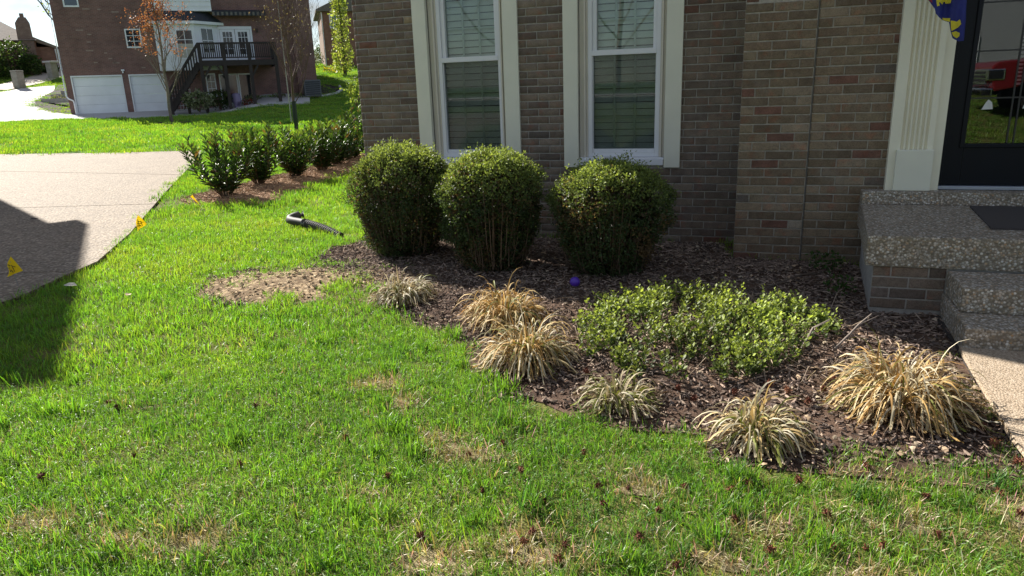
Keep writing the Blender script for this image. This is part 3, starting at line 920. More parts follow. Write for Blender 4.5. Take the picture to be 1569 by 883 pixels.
# pilaster with flutes and plinth
pil = MB()
pil.box(.89, .955, -.63, -.55, .57, 3.1)
fx = [.955, .985, 1.013, 1.041, 1.069, 1.097, 1.125]
n = len(fx)
prof = [(.955, -.63)]
x = .958
for i in range(6):
    x0 = .962 + i * .0305
    prof += [(x0, -.63), (x0 + .004, -.616), (x0 + .0105, -.612), (x0 + .017, -.616), (x0 + .021, -.63)]
prof += [(1.174, -.63), (1.174, -.56), (.955, -.56)]
pil.prism(prof, .862, 3.1)
pil.box(.955, 1.174, -.625, -.56, .57, .862)
pil.box(1.174, 1.243, -.60, -.50, .57, 3.1)
pilo = pil.build('pilaster', M_pil, house)
MB().box(.938, 1.180, -.662, -.6252, .572, .868).build('plinth', M_trim, pilo, bevel=.006)
# front door
dr = MB()
dr.box(1.243, 1.275, -.545, -.46, .60, 3.0)
dr.box(1.277, 1.395, -.515, -.47, .60, 2.70).box(1.975, 2.13, -.515, -.47, .60, 2.70).box(1.395, 1.975, -.515, -.47, .60, .895).box(1.395, 1.975, -.515, -.47, 2.50, 2.70)
for a in ((1.365, 1.395), (1.975, 2.005)): dr.box(a[0], a[1], -.53, -.515, .87, 2.53)
dr.box(1.395, 1.975, -.53, -.515, .87, .897)
door = dr.build('front_door', M_doorblk, house, bevel=.004)
MB().box(1.395, 1.975, -.496, -.492, .897, 2.50).build('glass_pane', M_dglass, door)
for x in (1.660, 1.700): MB().box(x - .005, x + .005, -.502, -.4965, .897, 2.5).build('came', M_came, door)
for z in (1.215, 1.535, 1.855, 2.175): MB().box(1.395, 1.975, -.5015, -.4968, z - .005, z + .005).build('came', M_came, door)
M_frost = simple('frosted_glass', (.62, .62, .60), .6, .1, 30)
MB().prism([(1.475, 1.135), (1.545, 1.138), (1.535, 1.185), (1.512, 1.205), (1.498, 1.185)], -.5003, -.4965, 0, 'y').build('frosted_motif', M_frost, door)
MB().prism([(1.725, 1.138), (1.80, 1.138), (1.775, 1.205), (1.74, 1.195)], -.5003, -.4965, 0, 'y').build('frosted_motif', M_frost, door)
for k in range(26):
    MB().box(1.666, 1.694, -.488, -.484, 1.30 + k * .026, 1.314 + k * .026).build('blind_strip', M_vinyl, door)
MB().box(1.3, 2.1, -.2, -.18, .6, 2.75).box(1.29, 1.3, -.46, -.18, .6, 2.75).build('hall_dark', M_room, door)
MB().box(1.252, 2.2, -.56, -.45, .571, .596).build('sill', M_alu, house, bevel=.003)

# ------------------------------------------------------------------ front steps
steps = tag(empty('front_steps', (.64, -1.87, 0)), 'pebbled concrete front steps with a brick base beneath the landing', 'steps')
def W_(mb, o=(.64, -1.87, 0)):
    mb.v = [(a - o[0], b - o[1], c - o[2]) for a, b, c in mb.v]; return mb
W_(MB().prism([(.735, -.70), (.735, -.565), (2.9, -.565), (2.9, -.70)], .476, .570)).build('threshold_slab', M_step, steps, bevel=.008)
W_(MB().prism([(.640, -1.87), (.735, -.705), (.735, -.55), (2.9, -.55), (2.9, -1.87)], .287, .475)).build('landing_slab', M_step, steps, bevel=.010)
base = W_(MB().prism([(.692, -1.84), (.775, -.6), (2.9, -.6), (2.9, -1.84)], -.2, .286)).build('brick_base', M_mortar, steps)
rr2 = random.Random(9)
for r in range(-1, 4):
    z = .286 - .001 - CO * (r + .5)
    x = .689 + (0 if r % 2 else -.10)
    while x < 1.08:
        lo = max(x, .689); hi = min(x + .203, 1.09)
        if hi - lo > .04:
            o = link('brick', brick_mesh(hi - lo - .01, rr2.randrange(5)), base, (), ((lo + hi) / 2 - .64, -1.838 + 1.87, z)); o.color = brick_color(rr2, PAL_MAIN, .05)
        x += .203
W_(MB().prism([(1.085, -2.245), (1.085, -1.86), (2.7, -1.86), (2.7, -2.245)], .137, .277)).build('upper_step', M_step, steps, bevel=.012)
W_(MB().prism([(1.052, -2.515), (1.075, -1.85), (2.7, -1.85), (2.7, -2.515)], -.1, .136)).build('lower_step', M_step, steps, bevel=.012)
mat_m = NT('doormat_fibre')
_w = mat_m.n('ShaderNodeTexWave'); _w.inputs['Scale'].default_value = 28; _w.inputs['Distortion'].default_value = 1.5
mat_m.l(mat_m.coord('Object'), _w.inputs['Vector'])
mat_m.base(mat_m.ramp(_w.outputs['Fac'], [(0, (.045, .038, .036)), (1, (.085, .072, .068))])); mat_m.rough(.95); mat_m.bump(_w.outputs['Fac'], .5, .005)
tag(MB().prism([(1.352, -1.585), (1.425, -.76), (2.5, -.76), (2.5, -1.585)], .476, .487).build('doormat', mat_m.m), 'dark ribbed doormat lying on the pebbled landing', 'doormat')

# ------------------------------------------------------------------ house flag by the door
M_blue = simple('flag_blue', (.012, .018, .16), .7, .25, 6)
M_yel = simple('flag_yellow', (.62, .52, .03), .7, .1, 20)
M_red = simple('flag_red', (.30, .02, .02), .7, .1, 20)
flag = tag(empty('house_flag', (1.09, -1.05, 1.6)), 'blue house flag with yellow emblem hanging by the front door', 'flag')
def fy(x, z): return .018 * math.sin((x - 1.0) * 44 + z * 6) + .010 * math.sin(x * 90)
def cloth(poly, name, m, off=0.0, parent=flag, cell=.02, th=.0018):
    bm = bmesh.new(); f = bm.faces.new([bm.verts.new((x, 0, z)) for x, z in poly]); bmesh.ops.triangulate(bm, faces=[f])
    for _ in range(7):
        es = [e for e in bm.edges if e.calc_length() > cell]
        if not es: break
        bmesh.ops.subdivide_edges(bm, edges=es, cuts=1); bmesh.ops.triangulate(bm, faces=bm.faces)
    for v in bm.verts: v.co = Vector((v.co.x - 1.09, fy(v.co.x, v.co.z) - off, v.co.z - 1.6))
    bmesh.ops.recalc_face_normals(bm, faces=bm.faces)
    n0 = len(bm.verts); vl = list(bm.verts); fl = [[v.index for v in f.verts] for f in bm.faces] if bm.verts.index_update() is None else 0
    bk = [bm.verts.new((v.co.x, v.co.y + th, v.co.z)) for v in vl]
    for f in fl: bm.faces.new([bk[q] for q in reversed(f)])
    me = bpy.data.meshes.new(name); bm.to_mesh(me); bm.free(); me.materials.append(m)
    return link(name, me, parent)
cl = cloth([(.90, 2.02), (.935, 1.90), (.958, 1.852), (.984, 1.829), (1.002, 1.796), (1.010, 1.766), (1.028, 1.743), (1.055, 1.727), (1.095, 1.71), (1.113, 1.648), (1.128, 1.612), (1.157, 1.590), (1.187, 1.592), (1.184, 1.717), (1.172, 1.839), (1.165, 2.02), (1.16, 2.4), (.90, 2.4)], 'cloth', M_blue)
for pl in ([(1.003, 1.90), (1.003, 1.849), (1.012, 1.808), (1.025, 1.812), (1.017, 1.822), (1.018, 1.834), (1.030, 1.828), (1.043, 1.818), (1.050, 1.834), (1.059, 1.836), (1.065, 1.824), (1.090, 1.824), (1.092, 1.90)],
           [(1.054, 1.739), (1.098, 1.734), (1.099, 1.712), (1.077, 1.719), (1.058, 1.727)],
           [(1.102, 1.719), (1.125, 1.715), (1.121, 1.696), (1.137, 1.710), (1.149, 1.723), (1.158, 1.694), (1.146, 1.675), (1.116, 1.655), (1.108, 1.68)],
           [(1.117, 1.647), (1.139, 1.653), (1.157, 1.640), (1.157, 1.621), (1.147, 1.609), (1.129, 1.625)]):
    cloth(pl, 'emblem', M_yel, .0035, cl, .02, .001)
cloth([(.90, 2.06), (.90, 2.02), (.935, 1.90), (.955, 1.854), (.984, 1.831), (.979, 1.85), (.955, 1.93), (.93, 2.06)], 'border', M_red, .0035, cl, .02, .001)
MB().tube([(1.02 - 1.09, -.60 + 1.05, 2.35 - 1.6), (1.02 - 1.09, -1.5 + 1.05, 2.85 - 1.6)], .012, 8).tube([(.88 - 1.09, 0.0, 2.41 - 1.6), (1.18 - 1.09, 0.0, 2.41 - 1.6)], .008, 6).tube([(1.02 - 1.09, 0, 2.41 - 1.6), (1.02 - 1.09, 0, 2.60 - 1.6)], .004, 5).build('pole', simple('pole_white', (.6, .6, .58), .4, .05), flag)

# ------------------------------------------------------------------ plants of the bed
M_leaf = leafmat('shrub_leaf', .42, .5, .25)
M_blade = leafmat('dry_blade', .25, .6, .25, warm=(1.1, 1.0, .8))
M_twig = simple('twig_bark', lin(96, 78, 62), .85, .3, 30)
M_bark = simple('bark', lin(92, 80, 70), .9, .3, 14, .6, 60)
M_bark_lt = simple('pale_bark', lin(128, 116, 106), .85, .25, 14, .5, 60)

def rand_dirs(rg, n, up=0.0):
    d = rg.normal(0, 1, (n, 3)); d[:, 2] += up
    return nrm(d)

def boxwood(loc, Rr_, H, seed, label, brown=.35, lean=0.0):
    rg = np.random.default_rng(seed)
    root = tag(empty('boxwood_shrub', (loc[0], loc[1], 0)), label, 'shrub', 'clipped boxwood shrubs under the windows')
    def prof(t):   # radius against height 0..1
        t = np.asarray(t, float)
        return Rr_ * np.interp(t, [0, .08, .3, .55, .75, .88, .95, 1.0], [.46, .58, .84, 1.0, .98, .82, .60, .0])
    n = 3000
    t = rg.uniform(.03, 1, n) ** .8
    cap = rg.uniform(0, 1, n) < .20
    th = rg.uniform(0, 2 * PI, n)
    r = prof(t)
    tc = rg.uniform(0, 1, n)
    r = np.where(cap, np.sqrt(tc) * Rr_ * .80, r)
    z = np.where(cap, H * (1 - .13 * tc ** 1.6), t * H)
    lump = 1 + (vnoise(th * 2.2 + seed, z * 7, 1.0, seed) - .5) * .28 + (vnoise(th * .9 + seed * 3, z * 2.5, 1.0, seed + 9) - .5) * .26 + (vnoise(th * 5 + seed, z * 16, 1.0, seed + 2) - .5) * .16
    depth = 1 - np.abs(rg.normal(0, .07, n))
    r = r * lump * depth
    z = z * (1 + (vnoise(th * 2 + seed, r * 9, 1.0, seed + 5) - .5) * .06) + np.where(cap, rg.normal(0, .012, n), 0)
    stray = rg.uniform(0, 1, n) < .04
    r = np.where(stray, r * 1.10, r); z = np.where(stray & cap, z + .05, z)
    C = np.stack([np.cos(th) * r + lean * z, np.sin(th) * r, z], 1)
    out = nrm(np.stack([np.cos(th) * (1 - .6 * cap), np.sin(th) * (1 - .6 * cap), (t - .45) * .9 + cap * 1.0], 1))
    keep = rg.uniform(0, 1, n) < np.clip(.72 + z / H * .9, 0, 1)
    C, out, zz = C[keep], out[keep], z[keep]
    m = 9
    N = len(C) * m
    ctr = np.repeat(C, m, 0); o = np.repeat(out, m, 0); zz = np.repeat(zz, m)
    sd = nrm(o * .75 + rg.normal(0, .45, (N, 3)) + np.array([0, 0, .35]))
    pos = ctr + sd * rg.uniform(-.012, .030, (N, 1)) + rg.normal(0, .011, (N, 3))
    d = nrm(sd + rand_dirs(rg, N) * .9)
    up = nrm(o + rg.normal(0, .5, (N, 3)) + 1e-4)
    L = rg.uniform(.013, .024, N); W = L * rg.uniform(.5, .68, N)
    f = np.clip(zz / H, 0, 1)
    young = np.clip((f - .62) / .34, 0, 1) * rg.uniform(.2, 1, N)  # new growth towards the top, with the lit tops painted into its yellow
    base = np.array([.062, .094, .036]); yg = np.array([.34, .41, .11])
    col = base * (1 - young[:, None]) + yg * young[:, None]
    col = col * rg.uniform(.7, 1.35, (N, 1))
    tone = vnoise(ctr[:, 0] * 1.0 + seed, ctr[:, 2] + ctr[:, 1] * .7, 7.0, seed)
    br = rg.uniform(0, 1, N) < np.clip((tone - .55) * 2.2, 0, .8) * np.clip(1.1 - f, 0, 1) * brown * 2
    col[br] = np.array([.17, .115, .060]) * rg.uniform(.6, 1.4, (br.sum(), 1))
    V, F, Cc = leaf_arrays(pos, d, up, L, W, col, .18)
    # leaves further in, which close the view through the crown
    n2 = 7000
    t2 = rg.uniform(.05, .96, n2); th2 = rg.uniform(0, 2 * PI, n2); r2 = prof(t2) * np.sqrt(rg.uniform(.15, .80, n2))
    p2 = np.stack([np.cos(th2) * r2 + lean * t2 * H, np.sin(th2) * r2, t2 * H], 1)
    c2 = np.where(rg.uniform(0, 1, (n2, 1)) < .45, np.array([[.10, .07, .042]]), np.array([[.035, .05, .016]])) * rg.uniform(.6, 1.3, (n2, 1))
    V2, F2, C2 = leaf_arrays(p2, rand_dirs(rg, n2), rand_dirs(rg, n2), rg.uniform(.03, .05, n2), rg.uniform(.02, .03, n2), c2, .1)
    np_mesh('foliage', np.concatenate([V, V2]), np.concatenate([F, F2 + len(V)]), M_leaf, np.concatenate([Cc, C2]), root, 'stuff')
    tw = MB()
    for i in range(200):
        a = rg.uniform(0, 2 * PI); tt = rg.uniform(.25, 1.0); rr_ = float(prof(tt)) * rg.uniform(.80, 1.03)
        b = rg.uniform(0, .16)
        p0 = Vector((math.cos(a) * b, math.sin(a) * b, 0)); p2_ = Vector((math.cos(a) * rr_ + lean * tt * H, math.sin(a) * rr_, tt * H * (.94 if tt > .85 else 1)))
        pm = p0.lerp(p2_, .5) + Vector((math.cos(a) * .06, math.sin(a) * .06, -.04))
        tw.tube([p0, pm, p2_], [.006, .004, .0015], 3, cap=False)
    for i in range(8):
        a = rg.uniform(0, 2 * PI); tw.tube([(math.cos(a) * .12, math.sin(a) * .12, -.02), (math.cos(a) * .06, math.sin(a) * .06, .12), (math.cos(a + 1) * .12, math.sin(a + 1) * .12, .5)], [.013, .012, .008], 5)
    tw.build('stem', M_twig, root, kind='stuff')
    return root
boxwood((-2.88, -1.08), .45, .925, 11, 'leftmost rounded boxwood shrub, beside the lawn under the left window', .25)
boxwood((-1.95, -1.40), .39, .905, 12, 'middle rounded boxwood shrub in front of the bricks between the windows', .4)
boxwood((-1.04, -1.36), .415, .82, 13, 'rounded boxwood shrub with brown twiggy side, nearest the front steps', .9)

def dry_clump(loc, rad, H, n, seed, label, cols, spread=1.0, green=.1, flop=(0, 0)):
    rg = np.random.default_rng(seed)
    root = tag(empty('ornamental_grass', (loc[0], loc[1], float(bedz(loc[0], loc[1], BED)) + .004)), label, 'grass clump', 'dry ornamental grass clumps along the bed edge')
    a = rg.uniform(0, 2 * PI, n); r = rad * .42 * np.sqrt(rg.uniform(0, 1, n))
    base = np.stack([np.cos(a) * r, np.sin(a) * r, np.zeros(n)], 1)
    b = a + rg.normal(0, .85, n)
    ln = rg.uniform(.05, .95, n) * spread * (.45 + r / (rad * .42))
    d = np.stack([np.cos(b) * ln + flop[0], np.sin(b) * ln + flop[1], np.ones(n)], 1)
    L = H * rg.uniform(.6, 1.5, n)
    W = rg.uniform(.006, .0130, n)
    ci = rg.integers(0, len(cols), n)
    c = np.array(cols)[ci] * rg.uniform(.75, 1.2, (n, 1))
    gr = rg.uniform(0, 1, n) < green
    c[gr] = np.array([.22, .24, .05]) * rg.uniform(.6, 1.2, (gr.sum(), 1))
    c1 = c * rg.uniform(.8, 1.1, (n, 1))
    V, F, C = ribbons(base, d, L, W, rg.uniform(2.6, 6.4, n), c * .75, c1, 9, 1.2, rg, .35)
    V[:, 2] = np.maximum(V[:, 2], .004 + .01 * rg.uniform(0, 1, len(V)))
    # short dead thatch at the foot
    m = n // 2
    a = rg.uniform(0, 2 * PI, m); r = rad * .6 * np.sqrt(rg.uniform(0, 1, m))
    b2 = np.stack([np.cos(a) * r, np.sin(a) * r, np.zeros(m)], 1)
    d2 = np.stack([np.cos(a) * .9 + rg.normal(0, .5, m), np.sin(a) * .9 + rg.normal(0, .5, m), rg.uniform(.3, 1, m)], 1)
    c2 = np.array([.16, .105, .06]) * rg.uniform(.6, 1.5, (m, 1))
    V2, F2, C2 = ribbons(b2, d2, H * rg.uniform(.4, .9, m), rg.uniform(.004, .008, m), rg.uniform(.8, 2.2, m), c2, c2, 5, 1.0, rg, .5)
    np_mesh('blades', np.concatenate([V, V2]), np.concatenate([F, F2 + len(V)]), M_blade, np.concatenate([C, C2]), root, 'stuff')
    return root
TAN = [(.62, .45, .20), (.70, .54, .28), (.54, .35, .13), (.44, .26, .09), (.72, .60, .36)]
PALE = [(.55, .48, .33), (.62, .56, .42), (.46, .38, .24), (.40, .36, .20)]
dry_clump((-2.30, -2.26), .29, .20, 460, 21, 'pale dry grass clump farthest from the steps, below the leftmost boxwood', PALE, 1.0, .12, (.1, 0))
dry_clump((-1.45, -2.58), .31, .25, 560, 22, 'tan dry grass clump below the middle boxwood, behind another clump', TAN, 1.0, .12)
dry_clump((-1.10, -3.20), .25, .27, 620, 23, 'straw coloured dry grass clump at the lawn edge left of the green ground cover', TAN + PALE, 1.0, .1)
dry_clump((-.55, -3.56), .27, .16, 300, 24, 'small low yellowish grass clump in front of the green ground cover', PALE, 1.2, .4, (.15, 0))
dry_clump((.06, -3.74), .20, .20, 380, 25, 'ragged pale grass clump spilling onto the lawn left of the largest clump', PALE + TAN[:2], 1.15, .18, (.12, -.05))
dry_clump((.64, -3.30), .32, .28, 1150, 26, 'largest golden dry grass clump beside the pale walkway', TAN + PALE[:3], 1.2, .10)

# low green shrub mass in the middle of the bed
GC = [(-1.0, -2.6), (-.86, -3.14), (-.45, -3.36), (-.07, -3.28), (.24, -3.04), (.38, -2.65), (.38, -2.3), (.14, -2.05), (-.3, -1.98), (-.65, -2.0), (-.98, -2.25)]
gc = tag(empty('groundcover_shrub', (-.25, -2.3, 0)), 'low spreading bright green shrub in the middle of the bed', 'shrub')
rgc = np.random.default_rng(31)
X = rgc.uniform(-1.15, .6, 4600); Y = rgc.uniform(-3.45, -1.75, 4600)
jx = (vnoise(X, Y, 4, 40) - .5) * .25; k = inpoly(X + jx, Y + jx, GC)
k &= rgc.uniform(0, 1, len(X)) < .05 + .62 * sm(.36, .60, fbm(X, Y, 5.5, 44))
X, Y = X[k], Y[k]
cd = np.clip(1 - np.hypot((X + .25) / .85, (Y + 2.5) / .9), 0, 1)
hh = (.055 + .12 * np.sqrt(cd)) * rgc.uniform(.65, 1.25, len(X)) * (.8 + .4 * vnoise(X, Y, 5, 42))
M_ = 15
pos, dd, cc, LL = [], [], [], []
n = len(X)
ln = rgc.normal(0, .28, (n, 2))
tt = np.tile(np.linspace(.30, 1, M_), (n, 1))
px = X[:, None] + .25 + ln[:, :1] * hh[:, None] * tt; py = Y[:, None] + 2.3 + ln[:, 1:] * hh[:, None] * tt; pz = hh[:, None] * tt
th = rgc.uniform(0, 2 * PI, (n, M_))
P3 = np.stack([px, py, pz + .02], -1).reshape(-1, 3)
D3 = np.stack([np.cos(th), np.sin(th), .35 + .6 * tt + 0 * th], -1).reshape(-1, 3)
N3 = len(P3)
L3 = rgc.uniform(.014, .042, N3) * (1.1 - .4 * tt.ravel())
new = np.clip((tt.ravel() - .55) / .45, 0, 1) * rgc.uniform(.3, 1, N3)
c3 = np.array([.10, .145, .045]) * (1 - new[:, None]) + np.array([.45, .53, .12]) * new[:, None]
pal = np.repeat(vnoise(X, Y, 3, 43), M_)[:, None]
c3 = c3 * (.6 + .75 * pal) * rgc.uniform(.6, 1.35, (N3, 1))
V, F, C = leaf_arrays(P3 + rgc.normal(0, .006, (N3, 3)), D3, rand_dirs(rgc, N3, 1.5), L3, L3 * .62, c3, .15)
np_mesh('foliage', V, F, M_leaf, C, gc, 'stuff')
tw = MB()
for i in range(0, n, 2):
    tw.tube([(X[i] + .25, Y[i] + 2.3, .0), (X[i] + .25 + ln[i, 0] * hh[i] * .5, Y[i] + 2.3 + ln[i, 1] * hh[i] * .5, hh[i] * .5), (X[i] + .25 + ln[i, 0] * hh[i], Y[i] + 2.3 + ln[i, 1] * hh[i], hh[i])], [.0028, .002, .001], 3, cap=False)
for i in range(220):
    x = rgc.uniform(-1.0, .5); y = rgc.uniform(-3.2, -1.9); a = rgc.uniform(0, 2 * PI); l_ = rgc.uniform(.08, .25)
    tw.tube([(x + .25, y + 2.3, .02), (x + .25 + math.cos(a) * l_ * .5, y + 2.3 + math.sin(a) * l_ * .5, rgc.uniform(.05, .12)), (x + .25 + math.cos(a) * l_, y + 2.3 + math.sin(a) * l_, rgc.uniform(.02, .14))], [.003, .0025, .0012], 3, cap=False)
tw.build('stem', simple('grey_twig', lin(150, 132, 112), .85, .25, 40), gc, kind='stuff')

# small weeds by the steps
def weed(loc, r, n, seed, label, c=(.045, .10, .02)):
    rg = np.random.default_rng(seed)
    root = empty('weed', (loc[0], loc[1], .02)); tag(root, label, 'weed', 'small weeds beside the front steps')
    a = rg.uniform(0, 2 * PI, n); q = r * np.sqrt(rg.uniform(0, 1, n))
    p = np.stack([np.cos(a) * q, np.sin(a) * q, rg.uniform(.01, .12, n)], 1)
    V, F, C = leaf_arrays(p, rand_dirs(rg, n, .4), rand_dirs(rg, n, 1), rg.uniform(.02, .04, n), rg.uniform(.012, .02, n), np.array(c) * rg.uniform(.6, 1.5, (n, 1)), .15)
    np_mesh('foliage', V, F, M_leaf, C, root, 'stuff')
weed((.50, -.95), .13, 160, 51, 'low green weed in the shade against the landing, nearest the wall')
weed((.55, -1.60), .10, 90, 52, 'low green weed in the shade beside the landing front corner')

# ------------------------------------------------------------------ mulch chips and dead leaves
def chip(name, seed, L, Wd, T, c, curl=0.0):
    rr = random.Random(seed)
    n = 4; mb = MB(); vs = []
    for i in range(n + 1):
        x = -L / 2 + L * i / n; wv = Wd / 2 * rr.uniform(.55, 1.1) * (0.5 if i in (0, n) else 1); z = curl * math.sin(PI * i / n) * L
        vs += [(x, -wv, z), (x, wv, z + rr.uniform(-.1, .1) * Wd), (x, 0, z + T)]
    fs = []
    for i in range(n):
        a = i * 3; b = a + 3
        fs += [(a, b, b + 2, a + 2), (a + 2, b + 2, b + 1, a + 1), (a + 1, b + 1, b, a)]
    mb.add(vs, fs + [(0, 2, 1), (n * 3, n * 3 + 1, n * 3 + 2)])
    k = NT(name); oi = k.n('ShaderNodeObjectInfo')
    k.base(k.ramp(oi.outputs['Random'], [(0, tuple(x * .55 for x in c)), (.6, c), (1, tuple(min(.7, x * 1.7) for x in c))])); k.rough(.9); k.spec(.15)
    return mb.mesh(name, [k.m])
chips = [chip('mulch_chip', 1, .05, .016, .006, (.22, .16, .126)), chip('mulch_chip', 2, .03, .014, .006, (.165, .121, .096)), chip('mulch_chip', 3, .07, .012, .005, (.29, .22, .17)),
         chip('mulch_chip', 4, .035, .02, .007, (.125, .098, .083)), chip('mulch_chip', 5, .024, .015, .008, (.31, .235, .178)),
         chip('dead_leaf', 6, .05, .035, .002, (.28, .20, .13), .15), chip('dead_leaf', 7, .04, .028, .002, (.35, .28, .20), .2), chip('pale_pebble', 8, .034, .026, .012, (.46, .34, .22))]
rgm = np.random.default_rng(61)
X = rgm.uniform(-4.2, 1.1, 46000); Y = rgm.uniform(-4.0, 0, 46000)
k = inpoly(X + (vnoise(X, Y, 6, 81) - .5) * .16, Y + (vnoise(X, Y, 6, 82) - .5) * .16, BED) & ~((X > -3.86) & (Y > -.03)); X, Y = X[k], Y[k]
ix = rgm.choice(5, len(X), p=[.27, .30, .13, .2, .1])
lf = rgm.uniform(0, 1, len(X)) < .035; ix[lf] = rgm.integers(5, 7, lf.sum())
sandy = 1.5 * np.clip(1 - np.hypot((X + 3.45) / .85, (Y + 2.15) / .5), 0, 1) + .5 * np.clip(1 - np.hypot((X + 2.6) / .5, (Y + 2.35) / .3), 0, 1)
pb = rgm.uniform(0, 1, len(X)) < sandy * 1.6; ix[pb] = 7
kp = rgm.uniform(0, 1, len(X)) > np.clip(sandy * 1.8, 0, .84); X, Y, ix = X[kp], Y[kp], ix[kp]
ok_ = inpoly(X, Y, BED)
Z = bedz(X, Y, BED) + rgm.uniform(.001, .013, len(X))
tag(scatter('mulch_chips', chips, np.stack([X, Y, Z], 1), np.stack([rgm.normal(0, .28, len(X)), rgm.normal(0, .28, len(X)), rgm.uniform(0, 6.28, len(X))], 1), rgm.uniform(.40, .95, len(X)), ix, np.zeros(len(X))),
    'brown bark mulch chips and dead leaves covering the bed', 'mulch', kind='stuff')
X = rgm.uniform(-9, -6, 22000); Y = rgm.uniform(1, 8.5, 22000); k = inpoly(X, Y, LAUREL_BED); X, Y = X[k], Y[k]
lchips = [chip('pine_chip', 11, .07, .014, .005, (.34, .23, .15)), chip('pine_chip', 12, .05, .016, .006, (.42, .30, .20)), chip('pine_chip', 13, .10, .008, .004, (.30, .20, .13))]
tag(scatter('pine_mulch', lchips, np.stack([X, Y, bedz(X, Y, LAUREL_BED) + .006], 1), np.stack([rgm.normal(0, .25, len(X)), rgm.normal(0, .25, len(X)), rgm.uniform(0, 6.28, len(X))], 1), rgm.uniform(.6, 1.2, len(X)), rgm.integers(0, 3, len(X)), np.zeros(len(X))),
    'pale bark chips spread under the laurel row', 'mulch', kind='stuff')

# twigs lying in the bed
for i, (a, b, lab) in enumerate([((.10, -1.62), (.47, -1.20), 'dark bare stick lying in the shaded bed near the wall'), ((-.98, -2.62), (-.72, -2.42), 'dark bare twig lying left of the green ground cover'), ((.42, -2.75), (.62, -2.45), 'pale bent twig standing up in the shaded bed by the steps'), ((.26, -2.78), (.40, -2.60), 'thin pale twig at the right end of the green ground cover')]):
    r_ = random.Random(i); p0 = Vector((*a, .05)); p1 = Vector((*b, .06 if i < 2 else .16)); mid = p0.lerp(p1, .5) + Vector((r_.uniform(-.03, .03), r_.uniform(-.03, .03), .03))
    mb = MB().tube([p0, mid, p1], [.008, .006, .003], 5).tube([mid, mid + (p1 - p0) * .25 + Vector((.04, -.05, .02))], [.004, .002], 4)
    for v in range(len(mb.v)): mb.v[v] = tuple(Vector(mb.v[v]) - p0)
    tag(mb.build('fallen_stick', M_bark if i < 2 else M_bark_lt, None, loc=p0), lab, 'stick')

# purple ball
import bmesh as _b
def uv_ball(name, r, m, loc, seg=20):
    bm = bmesh.new(); bmesh.ops.create_uvsphere(bm, u_segments=seg, v_segments=seg // 2, radius=r)
    me = bpy.data.meshes.new(name); bm.to_mesh(me); bm.free(); me.polygons.foreach_set('use_smooth', [True] * len(me.polygons)); me.materials.append(m)
    return link(name, me, None, (), loc)
tag(uv_ball('ball', .036, simple('purple_plastic', (.10, .035, .42), .35, .06, 20), (-1.19, -1.81, .065)), 'small purple plastic ball lying in the bed below the right boxwood', 'ball')

# corrugated drain pipe on the lawn
pp = tag(empty('drain_pipe', (-4.55, -.1, .0)), 'black corrugated drain pipe with elbow lying in the grass', 'drain pipe')
M_pipe = simple('black_plastic_pipe', (.04, .038, .037), .65, .2, 12)
def P_pipe(t): return Vector((-4.86 + .86 * t + 4.55, .02 - .36 * t + .1 + .03 * math.sin(t * 3), .062 - .085 * t * t))
path = []; rad = []
n = 80
for i in range(n + 1):
    t = .30 + .70 * i / n; path.append(P_pipe(t)); rad.append(.040 + (.007 if i % 4 < 2 else -.004))
MB().tube(path, rad, 14).build('corrugated_hose', M_pipe, pp, smooth=False)
sm_ = [Vector((-4.80 + 4.55, .20 + .1, .10)), Vector((-4.84 + 4.55, .17 + .1, .097)), Vector((-4.875 + 4.55, .12 + .1, .088)), Vector((-4.89 + 4.55, .07 + .1, .078)), Vector((-4.875 + 4.55, .035 + .1, .068)), P_pipe(.06), P_pipe(.16), P_pipe(.28)]
mb = MB().tube(sm_, [.052, .048, .046, .045, .044, .043, .043, .043], 16, cap=False)
mb.build('elbow', M_pipe, pp, smooth=True)
MB().tube([sm_[0] + (sm_[1] - sm_[0]) * .15, sm_[0] + (sm_[1] - sm_[0]) * .5], [.045, .045], 16).build('mouth_shade', simple('pipe_end_shade', (.004, .004, .004), .9, 0), pp)  # black plug paints the shade inside the open pipe end
MB().tube([P_pipe(.27), P_pipe(.33)], [.050, .050], 16).build('coupling', simple('grey_plastic', (.10, .10, .105), .3, .1), pp)

